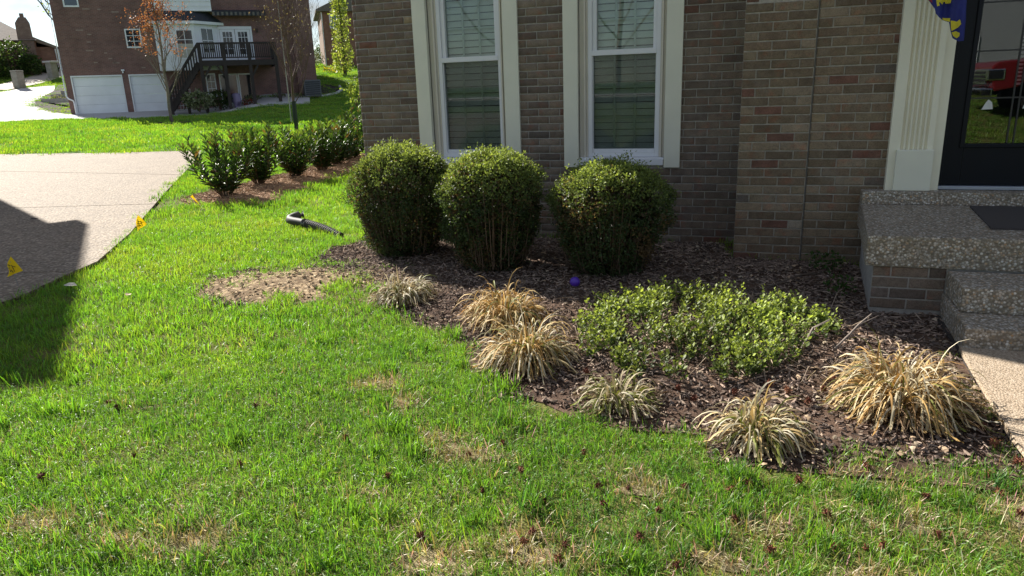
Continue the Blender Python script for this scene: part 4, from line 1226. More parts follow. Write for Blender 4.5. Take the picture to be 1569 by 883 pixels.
# utility marking flags
M_fl = leafmat('marker_flag_yellow', .45, .5, .4, warm=(1.0, .95, .5))
M_wire = simple('flag_wire', (.35, .35, .36), .4, .05, metal=.8)
M_ink = simple('flag_ink', (.03, .03, .015), .7, 0)
def marker_flag(loc, h, tri, label, lean=(0, 0), ink=True, face=(1, 0)):
    root = tag(empty('marker_flag', loc), label, 'marker flag', 'yellow utility flags stuck in the lawn')
    h += .05; tri = [(a_ * 1.3, b_ * 1.3) for a_, b_ in tri]
    top = Vector((lean[0], lean[1], h))
    MB().tube([(0, 0, -.03), tuple(top)], .0022, 5).build('wire', M_wire, root)
    fx = Vector((face[0], face[1], 0)).normalized(); nn = Vector((-fx.y, fx.x, 0))
    def pt(u, v, off=0.0):
        return top + fx * u + Vector((0, 0, v)) + nn * (.012 * math.sin(u * 40 + v * 25) + off)
    poly = tri; m = 7; vs = []; fs = []; V = []
    a, b, c = [Vector(p) for p in poly]
    for i in range(m + 1):
        for j in range(m + 1 - i):
            q = a + (b - a) * (i / m) + (c - a) * (j / m); V.append(pt(q.x, q.y))
    idx = {}; k = 0
    for i in range(m + 1):
        for j in range(m + 1 - i): idx[(i, j)] = k; k += 1
    for i in range(m):
        for j in range(m - i):
            fs.append((idx[i, j], idx[i + 1, j], idx[i, j + 1]))
            if i + j < m - 1: fs.append((idx[i + 1, j], idx[i + 1, j + 1], idx[i, j + 1]))
    bm = bmesh.new(); bv = [bm.verts.new(p) for p in V]
    for f in fs: bm.faces.new([bv[q] for q in f])
    bmesh.ops.solidify(bm, geom=bm.faces, thickness=.0008)
    cl_ = bm.loops.layers.float_color.new('Col')
    for f in bm.faces:
        for l_ in f.loops: l_[cl_] = (.95, .76, .03, 1)
    me = bpy.data.meshes.new('flag_sheet'); bm.to_mesh(me); bm.free(); me.materials.append(M_fl)
    sh = link('flag_sheet', me, root)
    if ink:
        g = (a + b + c) / 3; mk = MB(); s_ = (b - c).length * .16
        for (u0, v0, u1, v1) in [(-1, 1, 1, .4), (-1, .1, .6, .1), (-.6, 1.1, -.9, -1), (.1, .9, .9, -.8), (-.2, -.3, .5, -1), (-1.1, -.9, .3, -.6)]:
            for off in (.0022, -.0022):
                p0 = pt(g.x + u0 * s_, g.y + v0 * s_, off); p1 = pt(g.x + u1 * s_, g.y + v1 * s_, off)
                mk.bar(p0, p1, .0045, .0006, 0, nn)
        mk.build('printed_mark', M_ink, sh)
    return root
marker_flag((-5.50, -2.66, 0), .17, [(0, .03), (-.06, -.10), (.075, -.055)], 'yellow marker flag on the driveway edge, nearest and leftmost in view', (-.01, -.01))
marker_flag((-5.87, -1.05, 0), .20, [(0, .03), (-.03, -.10), (.085, -.035)], 'yellow marker flag in the lawn halfway along the sunny driveway edge', (-.01, 0))
marker_flag((-6.62, .54, 0), .13, [(-.02, .03), (0, .045), (.07, -.055)], 'thin folded yellow marker flag standing below the nearest laurel', (-.02, 0), False)
marker_flag((-7.72, 3.45, .03), .12, [(-.05, .06), (-.07, -.06), (.07, .03)], 'yellow marker flag low in the mulch between the second and third laurels', (0, 0), False)
marker_flag((-7.65, 5.2, .03), .17, [(0, .05), (-.05, -.05), (.06, -.01)], 'yellow marker flag with bare mulch behind it, in front of the fourth laurel', (0, 0), False)
marker_flag((-7.95, 6.1, .03), .2, [(0, .05), (-.02, -.07), (.04, -.01)], 'yellow marker flag farthest along the laurel row', (0, 0), False)

# spiky seed balls on the lawn
def seedball_mesh():
    rg = np.random.default_rng(5); mb = MB()
    bm = bmesh.new(); bmesh.ops.create_icosphere(bm, subdivisions=1, radius=.0105)
    mb.add([tuple(v.co) for v in bm.verts], [tuple(v.index for v in f.verts) for f in bm.faces]); bm.free()
    for i in range(46):
        d = Vector(rg.normal(0, 1, 3)).normalized(); u, v = frame(d); L = rg.uniform(.015, .023)
        b = [d * .008 + (u * math.cos(q) + v * math.sin(q)) * .0026 for q in (0, 2.09, 4.19)]
        mb.add(b + [d * L + u * rg.uniform(-.002, .002)], [(0, 1, 3), (1, 2, 3), (2, 0, 3)])
    k = NT('seed_ball_brown'); oi = k.n('ShaderNodeObjectInfo')
    k.base(k.ramp(oi.outputs['Random'], [(0, (.085, .028, .018)), (.6, (.15, .052, .03)), (1, (.22, .095, .05))])); k.rough(.8); k.spec(.2)
    return mb.mesh('seed_ball', [k.m])
SB = seedball_mesh()
rs = random.Random(77)
PLACES = {(-2.83, -4.22): 'spiky seed ball left of the sunny lawn centre, right one of a close pair', (-2.93, -4.18): 'spiky seed ball just below the driveway shadow, left one of a close pair',
          (-2.19, -4.03): 'lone spiky seed ball in the left lawn, right of a close pair', (-2.38, -4.56): 'lone spiky seed ball in the left foreground lawn', (-2.6, -4.8): 'leftmost spiky seed ball of the near foreground',
          (.85, -3.83): 'spiky seed ball on the walkway edge, nearer the largest dry clump', (.85, -3.96): 'spiky seed ball near the walkway, just in front of another', (.88, -4.08): 'spiky seed ball at the right edge of the lawn, nearest the camera',
          (.44, -3.88): 'spiky seed ball in the grass just below the largest dry clump', (.61, -4.05): 'spiky seed ball below the largest dry clump, left of the walkway ones', (-1.9, -4.5): 'lone spiky seed ball left of the centre foreground',
          (-1.6, -4.2): 'spiky seed ball in the lawn below the bare soil strip', (-.94, -4.06): 'spiky seed ball in the lawn farthest back, below the left clumps', (-.96, -4.99): 'spiky seed ball nearest the bottom edge of the picture',
          (.03, -4.12): 'spiky seed ball in front of the ragged pale grass clump', (.60, -4.28): 'rightmost spiky seed ball of the foreground grass', (.2, -4.05): 'spiky seed ball in the grass right of the ragged pale clump', (-.6, -4.05): 'spiky seed ball in the grass below the smallest grass clump'}
BED_BALLS = [(.92, -3.45, 'spiky seed ball wedged between largest dry clump and walkway, farthest back'), (.93, -3.58, 'middle spiky seed ball between largest dry clump and walkway'), (.97, -3.72, 'spiky seed ball on the mulch corner beside the walkway, nearest the lawn'),
             (-.30, -3.42, 'spiky seed ball right of the smallest grass clump'), (-.22, -3.5, 'spiky seed ball in the mulch between the smallest and the ragged pale clumps'), (.18, -3.35, 'spiky seed ball on the mulch behind the ragged pale clump, right of centre'), (.26, -3.42, 'spiky seed ball on the mulch between ragged and largest clumps'),
             (.10, -3.3, 'spiky seed ball on the mulch directly behind the ragged pale clump'), (.33, -3.3, 'spiky seed ball touching the left side of the largest dry clump'), (-.75, -3.35, 'spiky seed ball left of the smallest grass clump'), (-.68, -3.42, 'spiky seed ball at the back of the smallest grass clump'),
             (-.05, -3.40, 'spiky seed ball at the front edge of the green ground cover'), (.38, -3.18, 'spiky seed ball behind the largest dry clump near the ground cover')]
BALLS = [(-2.83, -4.22), (-2.93, -4.18), (-2.19, -4.03), (-2.38, -4.56), (-1.27, -4.44), (-.89, -4.43), (-1.04, -4.19), (-.94, -4.06), (-.98, -4.75), (-.96, -4.99), (-.65, -4.68), (-.66, -4.43), (-.52, -4.73), (-.52, -4.66), (-.64, -4.62), (-.49, -4.28), (-.45, -4.39), (-.38, -4.27), (-.26, -4.38), (-.03, -4.18), (.03, -4.12), (-.19, -4.2), (-.01, -4.36), (.29, -4.43), (.38, -4.41), (.43, -4.38), (.85, -3.83), (.85, -3.96), (-.17, -4.66), (.88, -4.08), (.44, -3.88), (.61, -4.05), (.28, -4.25), (-1.9, -4.5), (-1.6, -4.2), (-2.6, -4.8), (-.8, -4.25), (.1, -4.5), (-.3, -4.55), (.6, -4.28), (.2, -4.05), (-.6, -4.05)]
for (x, y) in BALLS:
    o = link('seed_ball', SB, None, (), (x, y, float(gz(x, y)) + .024)); o.scale = [rs.uniform(.85, 1.15)] * 3; o.rotation_euler = (rs.uniform(0, 6), rs.uniform(0, 6), rs.uniform(0, 6))
    lab = PLACES.get((x, y))
    tag(o, lab or 'reddish brown spiky seed ball among many others in the foreground grass', 'seed ball', 'spiky seed balls scattered on the lawn')
for (x, y, lab) in BED_BALLS:
    o = link('seed_ball', SB, None, (), (x, y, float(bedz(x, y, BED)) + .028)); o.scale = [rs.uniform(.9, 1.25)] * 3; o.rotation_euler = (rs.uniform(0, 6), rs.uniform(0, 6), rs.uniform(0, 6))
    tag(o, lab, 'seed ball', 'spiky seed balls lying in the bed')
# pale dead leaves on the lawn, one dark leaf on the driveway
def leaf_obj(loc, s, c, label, rz):
    mb = MB(); vs = [(-.5, 0, 0), (-.2, -.28, .08), (.2, -.24, .1), (.5, 0, .02), (.2, .25, .12), (-.2, .28, .09), (0, 0, .0)]
    mb.add([(a * s, b * s, c_ * s) for a, b, c_ in vs], [(0, 1, 6), (1, 2, 6), (2, 3, 6), (3, 4, 6), (4, 5, 6), (5, 0, 6)])
    o = mb.build('dead_leaf', simple('dead_leaf_' + str(len(bpy.data.materials)), c, .8, .2, 30), None, loc=loc); o.rotation_euler = (.2, .1, rz)
    tag(o, label, 'dead leaf')
leaf_obj((-4.93, -2.67, .06), .10, (.55, .5, .42), 'pale curled leaf on the grass beside the driveway shadow', .4)
leaf_obj((-8.35, -.26, .035), .10, (.05, .045, .04), 'dark curled leaf lying on the shaded driveway', 1.0)
leaf_obj((-4.28, -2.75, .05), .07, (.42, .32, .2), 'tan dead leaf in the sunny grass between the driveway and bare soil', 2.0)

# ------------------------------------------------------------------ laurels
def laurel(loc, rad, H, seed, label, n_st=25):
    rad *= 1.28
    rg = np.random.default_rng(seed)
    root = tag(empty('laurel_shrub', (loc[0], loc[1], .02)), label, 'shrub', 'cherry laurels planted in a row in the mulch strip')
    st = MB(); pos, dr_, up, LL, cc = [], [], [], [], []
    for i in range(n_st):
        a = 2 * PI * i / n_st + rg.uniform(-.3, .3); q = rad * rg.uniform(.15, .85); hh = H * rg.uniform(.62, 1.0) * (1 - .18 * q / rad)
        p0 = Vector((math.cos(a) * .05, math.sin(a) * .05, 0)); p1 = Vector((math.cos(a) * q * .7, math.sin(a) * q * .7, hh * .45)); p2 = Vector((math.cos(a) * q, math.sin(a) * q, hh))
        st.tube([p0, p1, p2], [.010, .007, .003], 4, cap=False)
        nl = int(rg.integers(34, 46))
        for k in range(nl):
            t = (k + rg.uniform(0, 1)) / nl; t = .10 + .90 * t
            p = (p0.lerp(p1, t / .5) if t < .5 else p1.lerp(p2, (t - .5) / .5))
            b = k * 2.4 + rg.uniform(-.4, .4); lift = .25 + 1.1 * t ** 2 + rg.uniform(-.2, .4)
            d = Vector((math.cos(b), math.sin(b), lift)) + Vector((math.cos(a), math.sin(a), 0)) * .3
            pos.append(p); dr_.append(d); up.append((rg.normal(0, .3), rg.normal(0, .3), 1))
            LL.append(rg.uniform(.09, .155) * (.8 if t > .9 else 1))
            new = t > .82 and rg.uniform() < .6
            c = np.array([.13, .19, .035]) if new else np.array([.042, .088, .02])
            if rg.uniform() < .05: c = np.array([.17, .10, .04])
            cc.append(c * rg.uniform(.7, 1.35))
    LL = np.array(LL)
    V, F, C = leaf_arrays(np.array([tuple(p) for p in pos]), np.array([tuple(p) for p in dr_]), np.array(up), LL, LL * .36, np.array(cc), .16, .06)
    np_mesh('foliage', V, F, M_laurel, C, root, 'stuff')
    st.build('stem', M_twig, root)
M_laurel = leafmat('laurel_leaf', .28, .42, .35)
laurel((-7.19, 1.78), .50, 1.02, 71, 'nearest laurel shrub at the driveway end of the row', 20)
laurel((-7.55, 3.0), .40, 1.08, 72, 'tall laurel shrub second in the row from the driveway')
laurel((-7.50, 3.90), .44, .94, 73, 'laurel shrub third in the row, left of the mulch flag')
laurel((-7.60, 4.85), .46, .92, 74, 'laurel shrub fourth in the row, behind a yellow flag')
laurel((-7.90, 5.85), .48, .95, 75, 'fifth laurel shrub, bronze tipped, with the dark tree wrap above it')
laurel((-8.15, 6.75), .50, .95, 76, 'sixth laurel shrub just left of the last one by the house corner')
laurel((-8.48, 7.5), .42, 1.12, 77, 'tallest farthest laurel shrub at the corner of the house', 18)
# clipped dead branches arching behind the laurels
mb = MB()
for i in range(26):
    r_ = random.Random(i); mb.tube([(-.45 + r_.uniform(0, .25), r_.uniform(-.1, .1), .55 + r_.uniform(-.1, .1)), (0, r_.uniform(-.1, .1), .82 + r_.uniform(-.06, .06)), (.45, r_.uniform(-.1, .1), .68 + r_.uniform(-.12, .1))], [.006, .006, .003], 3)
mb.tube([(0, 0, 0), (0, 0, .8)], [.02, .012], 5)
tag(mb.build('bare_shrub', M_bark_lt, None, loc=(-8.9, 8.3, 0)), 'bare arching twiggy shrub behind the laurels near the house', 'shrub')

# ------------------------------------------------------------------ houses beyond
def brick_far(name, c1, c2, mort, sc=1.0):
    k = NT(name)
    b = k.n('ShaderNodeTexBrick'); b.offset = .5
    b.inputs['Scale'].default_value = 1.0; b.inputs['Brick Width'].default_value = .203; b.inputs['Row Height'].default_value = .0677; b.inputs['Mortar Size'].default_value = .006
    b.inputs['Color1'].default_value = (*c1, 1); b.inputs['Color2'].default_value = (*c2, 1); b.inputs['Mortar'].default_value = (*mort, 1); b.inputs['Bias'].default_value = -.2
    mp = k.n('ShaderNodeMapping'); mp.inputs['Rotation'].default_value = (R(90), 0, 0)
    k.l(k.coord('Object'), mp.inputs['Vector']); k.l(mp.outputs[0], b.inputs['Vector'])
    f = k.noise(k.coord('Object'), 1.2, 5, .65)
    k.base(k.mix(1.0, b.outputs['Color'], k.ramp(f, [(.3, .75), (.7, 1.2)]), 'MULTIPLY')); k.rough(.9); k.spec(.2)
    return k.m
M_fbrick = brick_far('red_brick', (.225, .115, .10), (.16, .085, .078), (.26, .22, .20))
M_fbrick2 = brick_far('tan_red_brick', (.26, .14, .10), (.20, .10, .075), (.25, .2, .17))
M_wht = simple('white_paint', (.82, .84, .88), .5, .04, 2)
M_gdoor = simple('garage_door_white', (.82, .85, .90), .5, .05, 1.5)
M_deck = simple('dark_stain', (.030, .022, .020), .7, .3, 6)
M_slate = simple('dark_shingle', (.028, .032, .042), .8, .25, 9, .4, 30)
M_gshingle = simple('grey_shingle', (.15, .14, .13), .9, .25, 8, .4, 30)
M_fglass = simple('dark_glass', (.02, .026, .035), .06, 0, spec=.8)
K = 1.25
fh = tag(empty('red_brick_house', (-36.2, 24.58, .62), R(40)), 'red brick house with two white garage doors and a dark deck', 'house')
def FB(x0, x1, z0, z1, y0, y1): return MB().box(x0 * K, x1 * K, -y1 * K, -y0 * K, z0 * K, z1 * K)
def fb(mb, x0, x1, z0, z1, y0, y1): return mb.box(x0 * K, x1 * K, -y1 * K, -y0 * K, z0 * K, z1 * K)
wl = MB()
fb(wl, -.22, .02, -.4, 6.6, -7, 0); fb(wl, .02, 2.06, 1.66, 6.6, -7, 0); fb(wl, 2.06, 2.31, -.4, 6.6, -7, 0); fb(wl, 2.31, 3.80, 1.66, 6.6, -7, 0); fb(wl, 3.80, 9.65, -.4, 6.6, -7, 0); fb(wl, 9.65, 10.55, -.6, 6.6, -7, .25)
fb(wl, 9.0, 9.64, -.6, 0.5, -7, .12)
fw = wl.build('brick_wall', M_fbrick, fh)
MB().prism([(-.5 * K, 6.6 * K), (10.8 * K, 6.6 * K), (7.5 * K, 9.4 * K), (3 * K, 9.4 * K)], -.5 * K, 7.3 * K, 0, 'y').build('roof', M_gshingle, fh)
# scattered pale bricks in the big wall
pb_ = random.Random(4)
for i in range(16):
    u = pb_.uniform(.3, 3.4); z = pb_.uniform(1.9, 4.6); L = pb_.choice([.16, .2, .36]) * .8
    FB(u, u + L, z, z + .05, -.01, .006).build('pale_brick', simple('pale_brick', (.32, .24, .21), .9, .15, 10) if i == 0 else bpy.data.materials['pale_brick'], fw)
for (a, b) in ((.02, 2.06), (2.31, 3.80)):
    fr = MB(); fb(fr, a, a + .05, 0, 1.66, -.05, .015); fb(fr, b - .05, b, 0, 1.66, -.05, .015); fb(fr, a + .05, b - .05, 1.60, 1.66, -.05, .015)
    o = fr.build('garage_door', M_wht, fh)
    for r in range(4):
        FB(a + .05, b - .05, .005 + r * .399, .40 + r * .399, -.12, -.075 - .001 * r).build('panel', M_gdoor, o, bevel=.012)
def fwin(x0, x1, z0, z1, cols, rows, y=0.0, par=fh, name='window', blind=0):
    fr = MB(); t = .055
    fb(fr, x0, x1, z0, z0 + t * 1.2, y - .06, y + .03); fb(fr, x0, x1, z1 - t, z1, y - .06, y + .03); fb(fr, x0, x0 + t, z0 + t * 1.2, z1 - t, y - .06, y + .03); fb(fr, x1 - t, x1, z0 + t * 1.2, z1 - t, y - .06, y + .03)
    o = fr.build(name, M_wht, par)
    g = MB(); fb(g, x0 + t, x1 - t, z0 + t, z1 - t, y - .02, y + .004); g.build('pane', M_fglass, o)
    if blind:
        g = MB(); fb(g, x0 + t, x1 - t, z0 + t, z0 + (z1 - z0) * blind, y + .005, y + .009); g.build('blind', simple('cream_blind', (.50, .48, .40), .7, .05) if 'cream_blind' not in bpy.data.materials else bpy.data.materials['cream_blind'], o)
    for c in range(1, cols):
        x = x0 + t + (x1 - x0 - 2 * t) * c / cols; g = MB(); fb(g, x - .013, x + .013, z0 + t, z1 - t, y + .010, y + .02); g.build('muntin', M_wht, o)
    for r in range(1, rows):
        z = z0 + t + (z1 - z0 - 2 * t) * r / rows; g = MB(); fb(g, x0 + t, x1 - t, z - .013, z + .013, y + .011, y + .021); g.build('muntin', M_wht, o)
    return o
fwin(.28, .87, 4.5, 5.5, 1, 1); fwin(2.46, 3.10, 2.79, 3.60, 2, 3)
# white clad upper bay, its dark roof and the bay windows
up_ = MB(); fb(up_, 3.75, 6.19, 4.30, 6.6, 0, .45)
so = up_.build('siding', M_wht, fh)
for i in range(8): FB(3.75, 6.19, 4.32 + i * .2, 4.34 + i * .2, .455, .47).build('clapboard', M_wht, so)
MB().prism([(3.55 * K, -1.15 * K), (5.4 * K, -1.15 * K), (6.62 * K, -.0), (3.4 * K, -.0)], 3.72 * K, 3.84 * K).build('eave_trim', M_wht, fh)
bm_ = MB(); pts0 = [(3.5, 3.84, 1.12), (5.42, 3.84, 1.12), (6.6, 3.84, 0.0), (3.4, 3.84, 0.0)]; pts1 = [(3.7, 4.32, .46), (5.2, 4.32, .46), (6.0, 4.32, 0.0), (3.4, 4.32, 0)]
vs = [(a * K, -c * K, b * K) for a, b, c in pts0 + pts1]
bm_.add(vs, [(3, 2, 1, 0), (4, 5, 6, 7), (0, 1, 5, 4), (1, 2, 6, 5), (2, 3, 7, 6), (3, 0, 4, 7)]).build('bay_roof', M_slate, fh)
MB().prism([(3.72 * K, -.98 * K), (5.35 * K, -.98 * K), (6.32 * K, 0), (3.72 * K, 0)], 1.76 * K, 3.72 * K).build('bay', M_wht, fh)
fwin(4.55, 5.28, 2.22, 3.50, 2, 3, .98, fh, 'bay_window', .52)
# right hand angled bay window
ba = empty('bay_angle', (5.35 * K, -.98 * K, 0), math.atan2(.98, .97)); ba.parent = fh
bpy.data.objects.remove(ba)
def angled(n, x0, x1, z0, z1, m, off0, off1, par):
    d = Vector((.97, .98, 0)).normalized(); nn = Vector((d.y, -d.x, 0)); o = Vector((5.35 * K, -.98 * K, 0)); mb = MB(); vs = []
    for off in (off0, off1):
        for (u, z) in ((x0, z0), (x1, z0), (x1, z1), (x0, z1)): vs.append(o + d * u * K + nn * off + Vector((0, 0, z * K)))
    return mb.add(vs, [(3, 2, 1, 0), (4, 5, 6, 7), (0, 1, 5, 4), (1, 2, 6, 5), (2, 3, 7, 6), (3, 0, 4, 7)]).build(n, m, par)
aw = angled('bay_window', .30, 1.10, 2.45, 3.62, M_wht, .0, .02, fh)
angled('pane', .38, 1.02, 2.53, 3.54, M_fglass, .021, .03, aw)
angled('muntin', .68, .71, 2.53, 3.54, M_wht, .031, .04, aw)
angled('muntin', .38, 1.02, 3.02, 3.05, M_wht, .031, .041, aw)
# french doors, awning, lamp
fd = MB(); fb(fd, 6.30, 7.82, 3.56, 3.68, 0, .04); fb(fd, 6.30, 6.39, 2.1, 3.56, 0, .04); fb(fd, 7.73, 7.82, 2.1, 3.56, 0, .04); fdo = fd.build('french_door', M_wht, fh)
for a in (6.40, 7.07):
    lf_ = MB(); fb(lf_, a, a + .65, 2.1, 2.45, 0, .03); fb(lf_, a, a + .65, 3.44, 3.55, 0, .03); fb(lf_, a, a + .12, 2.45, 3.44, 0, .03); fb(lf_, a + .53, a + .65, 2.45, 3.44, 0, .03); fb(lf_, a + .25, a + .27, 2.45, 3.44, .0, .028); fb(lf_, a + .39, a + .41, 2.45, 3.44, .0, .028)
    for z in (2.7, 2.95, 3.2): fb(lf_, a + .12, a + .53, z - .012, z + .012, 0, .027)
    lf_.build('leaf', M_wht, fdo); FB(a + .11, a + .54, 2.44, 3.45, -.02, .008).build('pane', M_fglass, fdo)
aw = MB(); aw.prism([(0, 4.40 * K), (-.5 * K, 4.30 * K), (-.5 * K, 4.26 * K), (0, 4.36 * K)], 6.2 * K, 8.5 * K, 0, 'x')
awo = aw.build('awning', M_slate, fh)
for i in range(24):
    u = 6.2 + i * .0958; FB(u, u + .0955, 4.12 - .02 * (i % 2), 4.27, .5, .51).build('valance_strip', M_slate if i % 2 else M_gshingle, awo)
FB(8.02, 8.10, 3.42, 3.58, 0, .12).build('wall_lamp', M_deck, fh)
FB(1.95 + .12, 2.2 - .0, 1.82, 1.88, 0, .14).build('garage_lamp', M_wht, fh); FB(2.1, 2.15, 1.72, 1.82, .03, .10).build('garage_lamp', M_wht, fh)
# downspout on the left corner
k_ = lambda u, z, y: (u * K, -y * K, z * K)
MB().tube([k_(-.27, 6.5, .03), k_(-.27, .80, .03), k_(-.20, .70, .06), k_(-.02, .60, .10), k_(.0, .50, .10), k_(.0, .02, .10)], .045, 6).build('downspout', M_wht, fh)
# lower rooms under the deck
fwin(5.52, 5.95, .55, 1.62, 2, 3); fwin(6.1, 6.92, .05, 1.58, 1, 1); fwin(6.94, 7.55, .05, 1.58, 1, 1)
# deck
dk = MB(); fb(dk, 5.42, 8.62, 2.03, 2.09, 0, 2.6); fb(dk, 5.42, 8.62, 1.86, 2.03, 2.52, 2.6); fb(dk, 5.42, 5.5, 1.86, 2.03, 0, 2.52); fb(dk, 8.54, 8.62, 1.86, 2.03, 0, 2.52)
deck = dk.build('deck', M_deck, fh)
for u in (5.46, 6.43, 7.48, 8.58): FB(u - .07, u + .07, -.5, 2.82, 2.48, 2.62).build('deck_post', M_deck, deck)
FB(5.42, 8.62, 2.76, 2.83, 2.5, 2.6).build('rail', M_deck, deck); FB(5.42, 8.62, 2.17, 2.22, 2.53, 2.57).build('rail', M_deck, deck)
FB(8.54, 8.62, 2.76, 2.83, 0, 2.5).build('rail', M_deck, deck); FB(8.56, 8.6, 2.17, 2.22, 0, 2.5).build('rail', M_deck, deck); FB(5.42, 5.5, 2.76, 2.83, 0.9, 2.5).build('rail', M_deck, deck)
bal = FB(0, .045, 2.2, 2.77, 0, .04).mesh('baluster', [M_deck])
for i in range(38):
    link('baluster', bal, deck, (), ((5.5 + i * .082) * K, -2.53 * K, 0))
for i in range(22): link('baluster', bal, deck, (), (8.56 * K, -(.1 + i * .11) * K, 0))
for a, b in (((6.43, 1.35), (6.1, 1.86)), ((7.48, 1.35), (7.8, 1.86)), ((5.46, 1.3), (5.85, 1.86))):
    MB().bar(k_(a[0], a[1], 2.55), k_(b[0], b[1], 2.55), .1, .1).build('brace', M_deck, deck)
# stairs descending to the left
stt = MB(); stt.bar(k_(5.4, 2.0, 2.5), k_(4.0, .05, 2.5), .05, .3).bar(k_(5.4, 2.0, 1.7), k_(4.0, .05, 1.7), .05, .3); sto = stt.build('stair', M_deck, fh)
for i in range(11):
    t = i / 10.5; FB(4.05 + 1.3 * t, 4.05 + 1.3 * t + .22, .12 + 1.85 * t, .16 + 1.85 * t, 1.7, 2.5).build('tread', M_deck, sto)
for y in (2.5, 1.7):
    MB().bar(k_(5.42, 2.80, y), k_(4.02, .85, y), .07, .09).build('stair_rail', M_deck, sto)
    for i in range(13):
        t = i / 12; FB(4.03 + 1.36 * t, 4.07 + 1.36 * t, .1 + 1.93 * t, .83 + 1.93 * t, y - .02, y + .02).build('baluster', M_deck, sto)
FB(4.0, 4.12, -.3, 1.0, 2.45, 2.55).build('deck_post', M_deck, sto); FB(4.66, 4.78, -.3, 1.05, 2.3, 2.42).build('deck_post', M_deck, sto)
lat = MB()
for i in range(7): fb(lat, 4.1 + i * .12, 4.12 + i * .12, .02, .95, 1.6, 1.62)
for i in range(6): fb(lat, 4.05, 4.85, .05 + i * .17, .08 + i * .17, 1.625, 1.64)
lat.build('lattice', M_wht, sto)
# things under and beside the deck
def clump(name, loc, rx, rz, n, seed, label, cols, leaf=(.05, .11), group=None, cat='shrub', stems=True, ry=None, lob=.3, mat=None, zc=None):
    rg = np.random.default_rng(seed); root = tag(empty(name, loc), label, cat, group)
    ry = ry or rx
    th = rg.uniform(0, 2 * PI, n); ph = np.arccos(rg.uniform(-.9, 1, n)); q = rg.uniform(.45, 1.0, n) ** .5
    lump = 1 + (vnoise(th * 1.6 + seed, ph * 2.4, 1.3, seed) - .5) * 2 * lob
    c = np.stack([np.sin(ph) * np.cos(th) * rx * q * lump, np.sin(ph) * np.sin(th) * ry * q * lump, rz * (.55 + .5 * np.cos(ph) * q * lump)], 1)
    c[:, 2] = np.maximum(c[:, 2], .02)
    col = np.array(cols)[rg.integers(0, len(cols), n)] * rg.uniform(.6, 1.4, (n, 1))
    L = rg.uniform(*leaf, n)
    V, F, C = leaf_arrays(c, rand_dirs(rg, n, .2), rand_dirs(rg, n, 1), L, L * .6, col, .15)
    np_mesh('foliage', V, F, mat or M_leaf, C, root, 'stuff')
    if stems:
        mb = MB()
        for i in range(9):
            a = rg.uniform(0, 2 * PI); mb.tube([(0, 0, -.05), (math.cos(a) * rx * .3, math.sin(a) * ry * .3, rz * .35), (math.cos(a) * rx * .6, math.sin(a) * ry * .6, rz * .75)], [.03 * rx + .006, .02 * rx + .004, .004], 4, cap=False)
        mb.build('stem', M_twig, root)
    return root
def fpos(u, z, off): 
    c, s = math.cos(R(40)), math.sin(R(40)); x, y = u * K, -off * K
    return (-36.2 + c * x - s * y, 24.58 + s * x + c * y, .62 + z * K)
GRN = [(.05, .09, .02), (.035, .07, .018), (.08, .12, .03)]
clump('leafy_shrub', fpos(5.15, .0, 3.0), .75, 1.0, 900, 81, 'shrub with pale sunlit leaves in front of the deck stairs', [(.22, .26, .16), (.06, .09, .03), (.28, .30, .20)], (.10, .22))  # pale leaf colours paint the sunlight falling on this shrub
clump('dark_shrub', fpos(6.0, .0, 2.0), .7, 1.0, 800, 82, 'dark green shrub in the shade under the deck', GRN, (.08, .16))
MB_ = MB().tube([(0, 0, 0), (0, 0, .35), (0, 0, .75), (0, 0, .80)], [.16, .24, .22, .10], 12)
tag(MB_.build('purple_planter', simple('purple_glaze', (.24, .20, .34), .5, .1), None, loc=fpos(6.72, .05, 2.2)), 'pale purple planter standing under the deck', 'planter')
clump('red_flowers', fpos(7.2, .05, 2.2), .35, .45, 260, 83, 'red flowering plant under the deck beside the planter', [(.30, .05, .04), (.06, .08, .02)], (.06, .12), cat='plant')
ac = MB().box(-.48, .48, -.45, .45, 0, .95); 
aco = tag(ac.build('air_conditioner', simple('ac_grey', (.12, .125, .14), .6, .1, 3), None, loc=(fpos(10.2, .55, .9)[0], fpos(10.2, .55, .9)[1], 1.15), bevel=.03), 'grey air conditioner cabinet at the corner of the red brick house', 'air conditioner')
aco.rotation_euler = (0, 0, R(40))
for i in range(7): MB().box(-.42, .42, -.462, -.452, .10 + i * .115, .16 + i * .115).build('louvre', M_slate, aco)
tag(sheet('shade_bed', [(-26.4, 31.4), (-27.2, 34.4), (-26.9, 35.6), (-25.7, 34.9), (-25.0, 33.4), (-25.3, 31.8)], M_darkmulch, .05, .6), 'dark mulch bed curving round the far corner of the red brick house', 'mulch bed', kind='structure')
eb = MB(); ep = [(-25.9, 31.4), (-25.2, 32.0), (-24.9, 33.2), (-25.2, 34.4), (-25.9, 35.3)]
eb.tube([(x, y, Hh(x, y) + .06) for x, y in ep], .09, 6)
tag(eb.build('bed_edging', M_white_conc), 'pale curved edging round the far dark mulch bed', 'edging')
for i, (x, y) in enumerate([(-30.0, 40.58), (-29.01, 40.03)]):
    clump('yellow_flowers', (x, y, Hh(x, y)), .35, .4, 160, 85 + i, 'yellow flowers in the far bed, %s' % ('left patch' if i == 0 else 'right patch'), [(.65, .50, .04), (.08, .12, .03)], (.08, .15), cat='flowers', stems=False)
for i, (x, y, s_) in enumerate([(-28.2, 29.6, .35), (-27.2, 30.6, .3), (-26.2, 30.9, .3)]):
    clump('edge_plant', (x, y, Hh(x, y)), s_ * 1.3, s_, 160, 88 + i, ('small pale plant below the deck corner', 'small pale plant between the deck and the grey cabinet', 'small pale plant at the edge of the far mulch bed')[i], [(.20, .20, .12), (.10, .12, .05)], (.06, .14), cat='plant', stems=False)
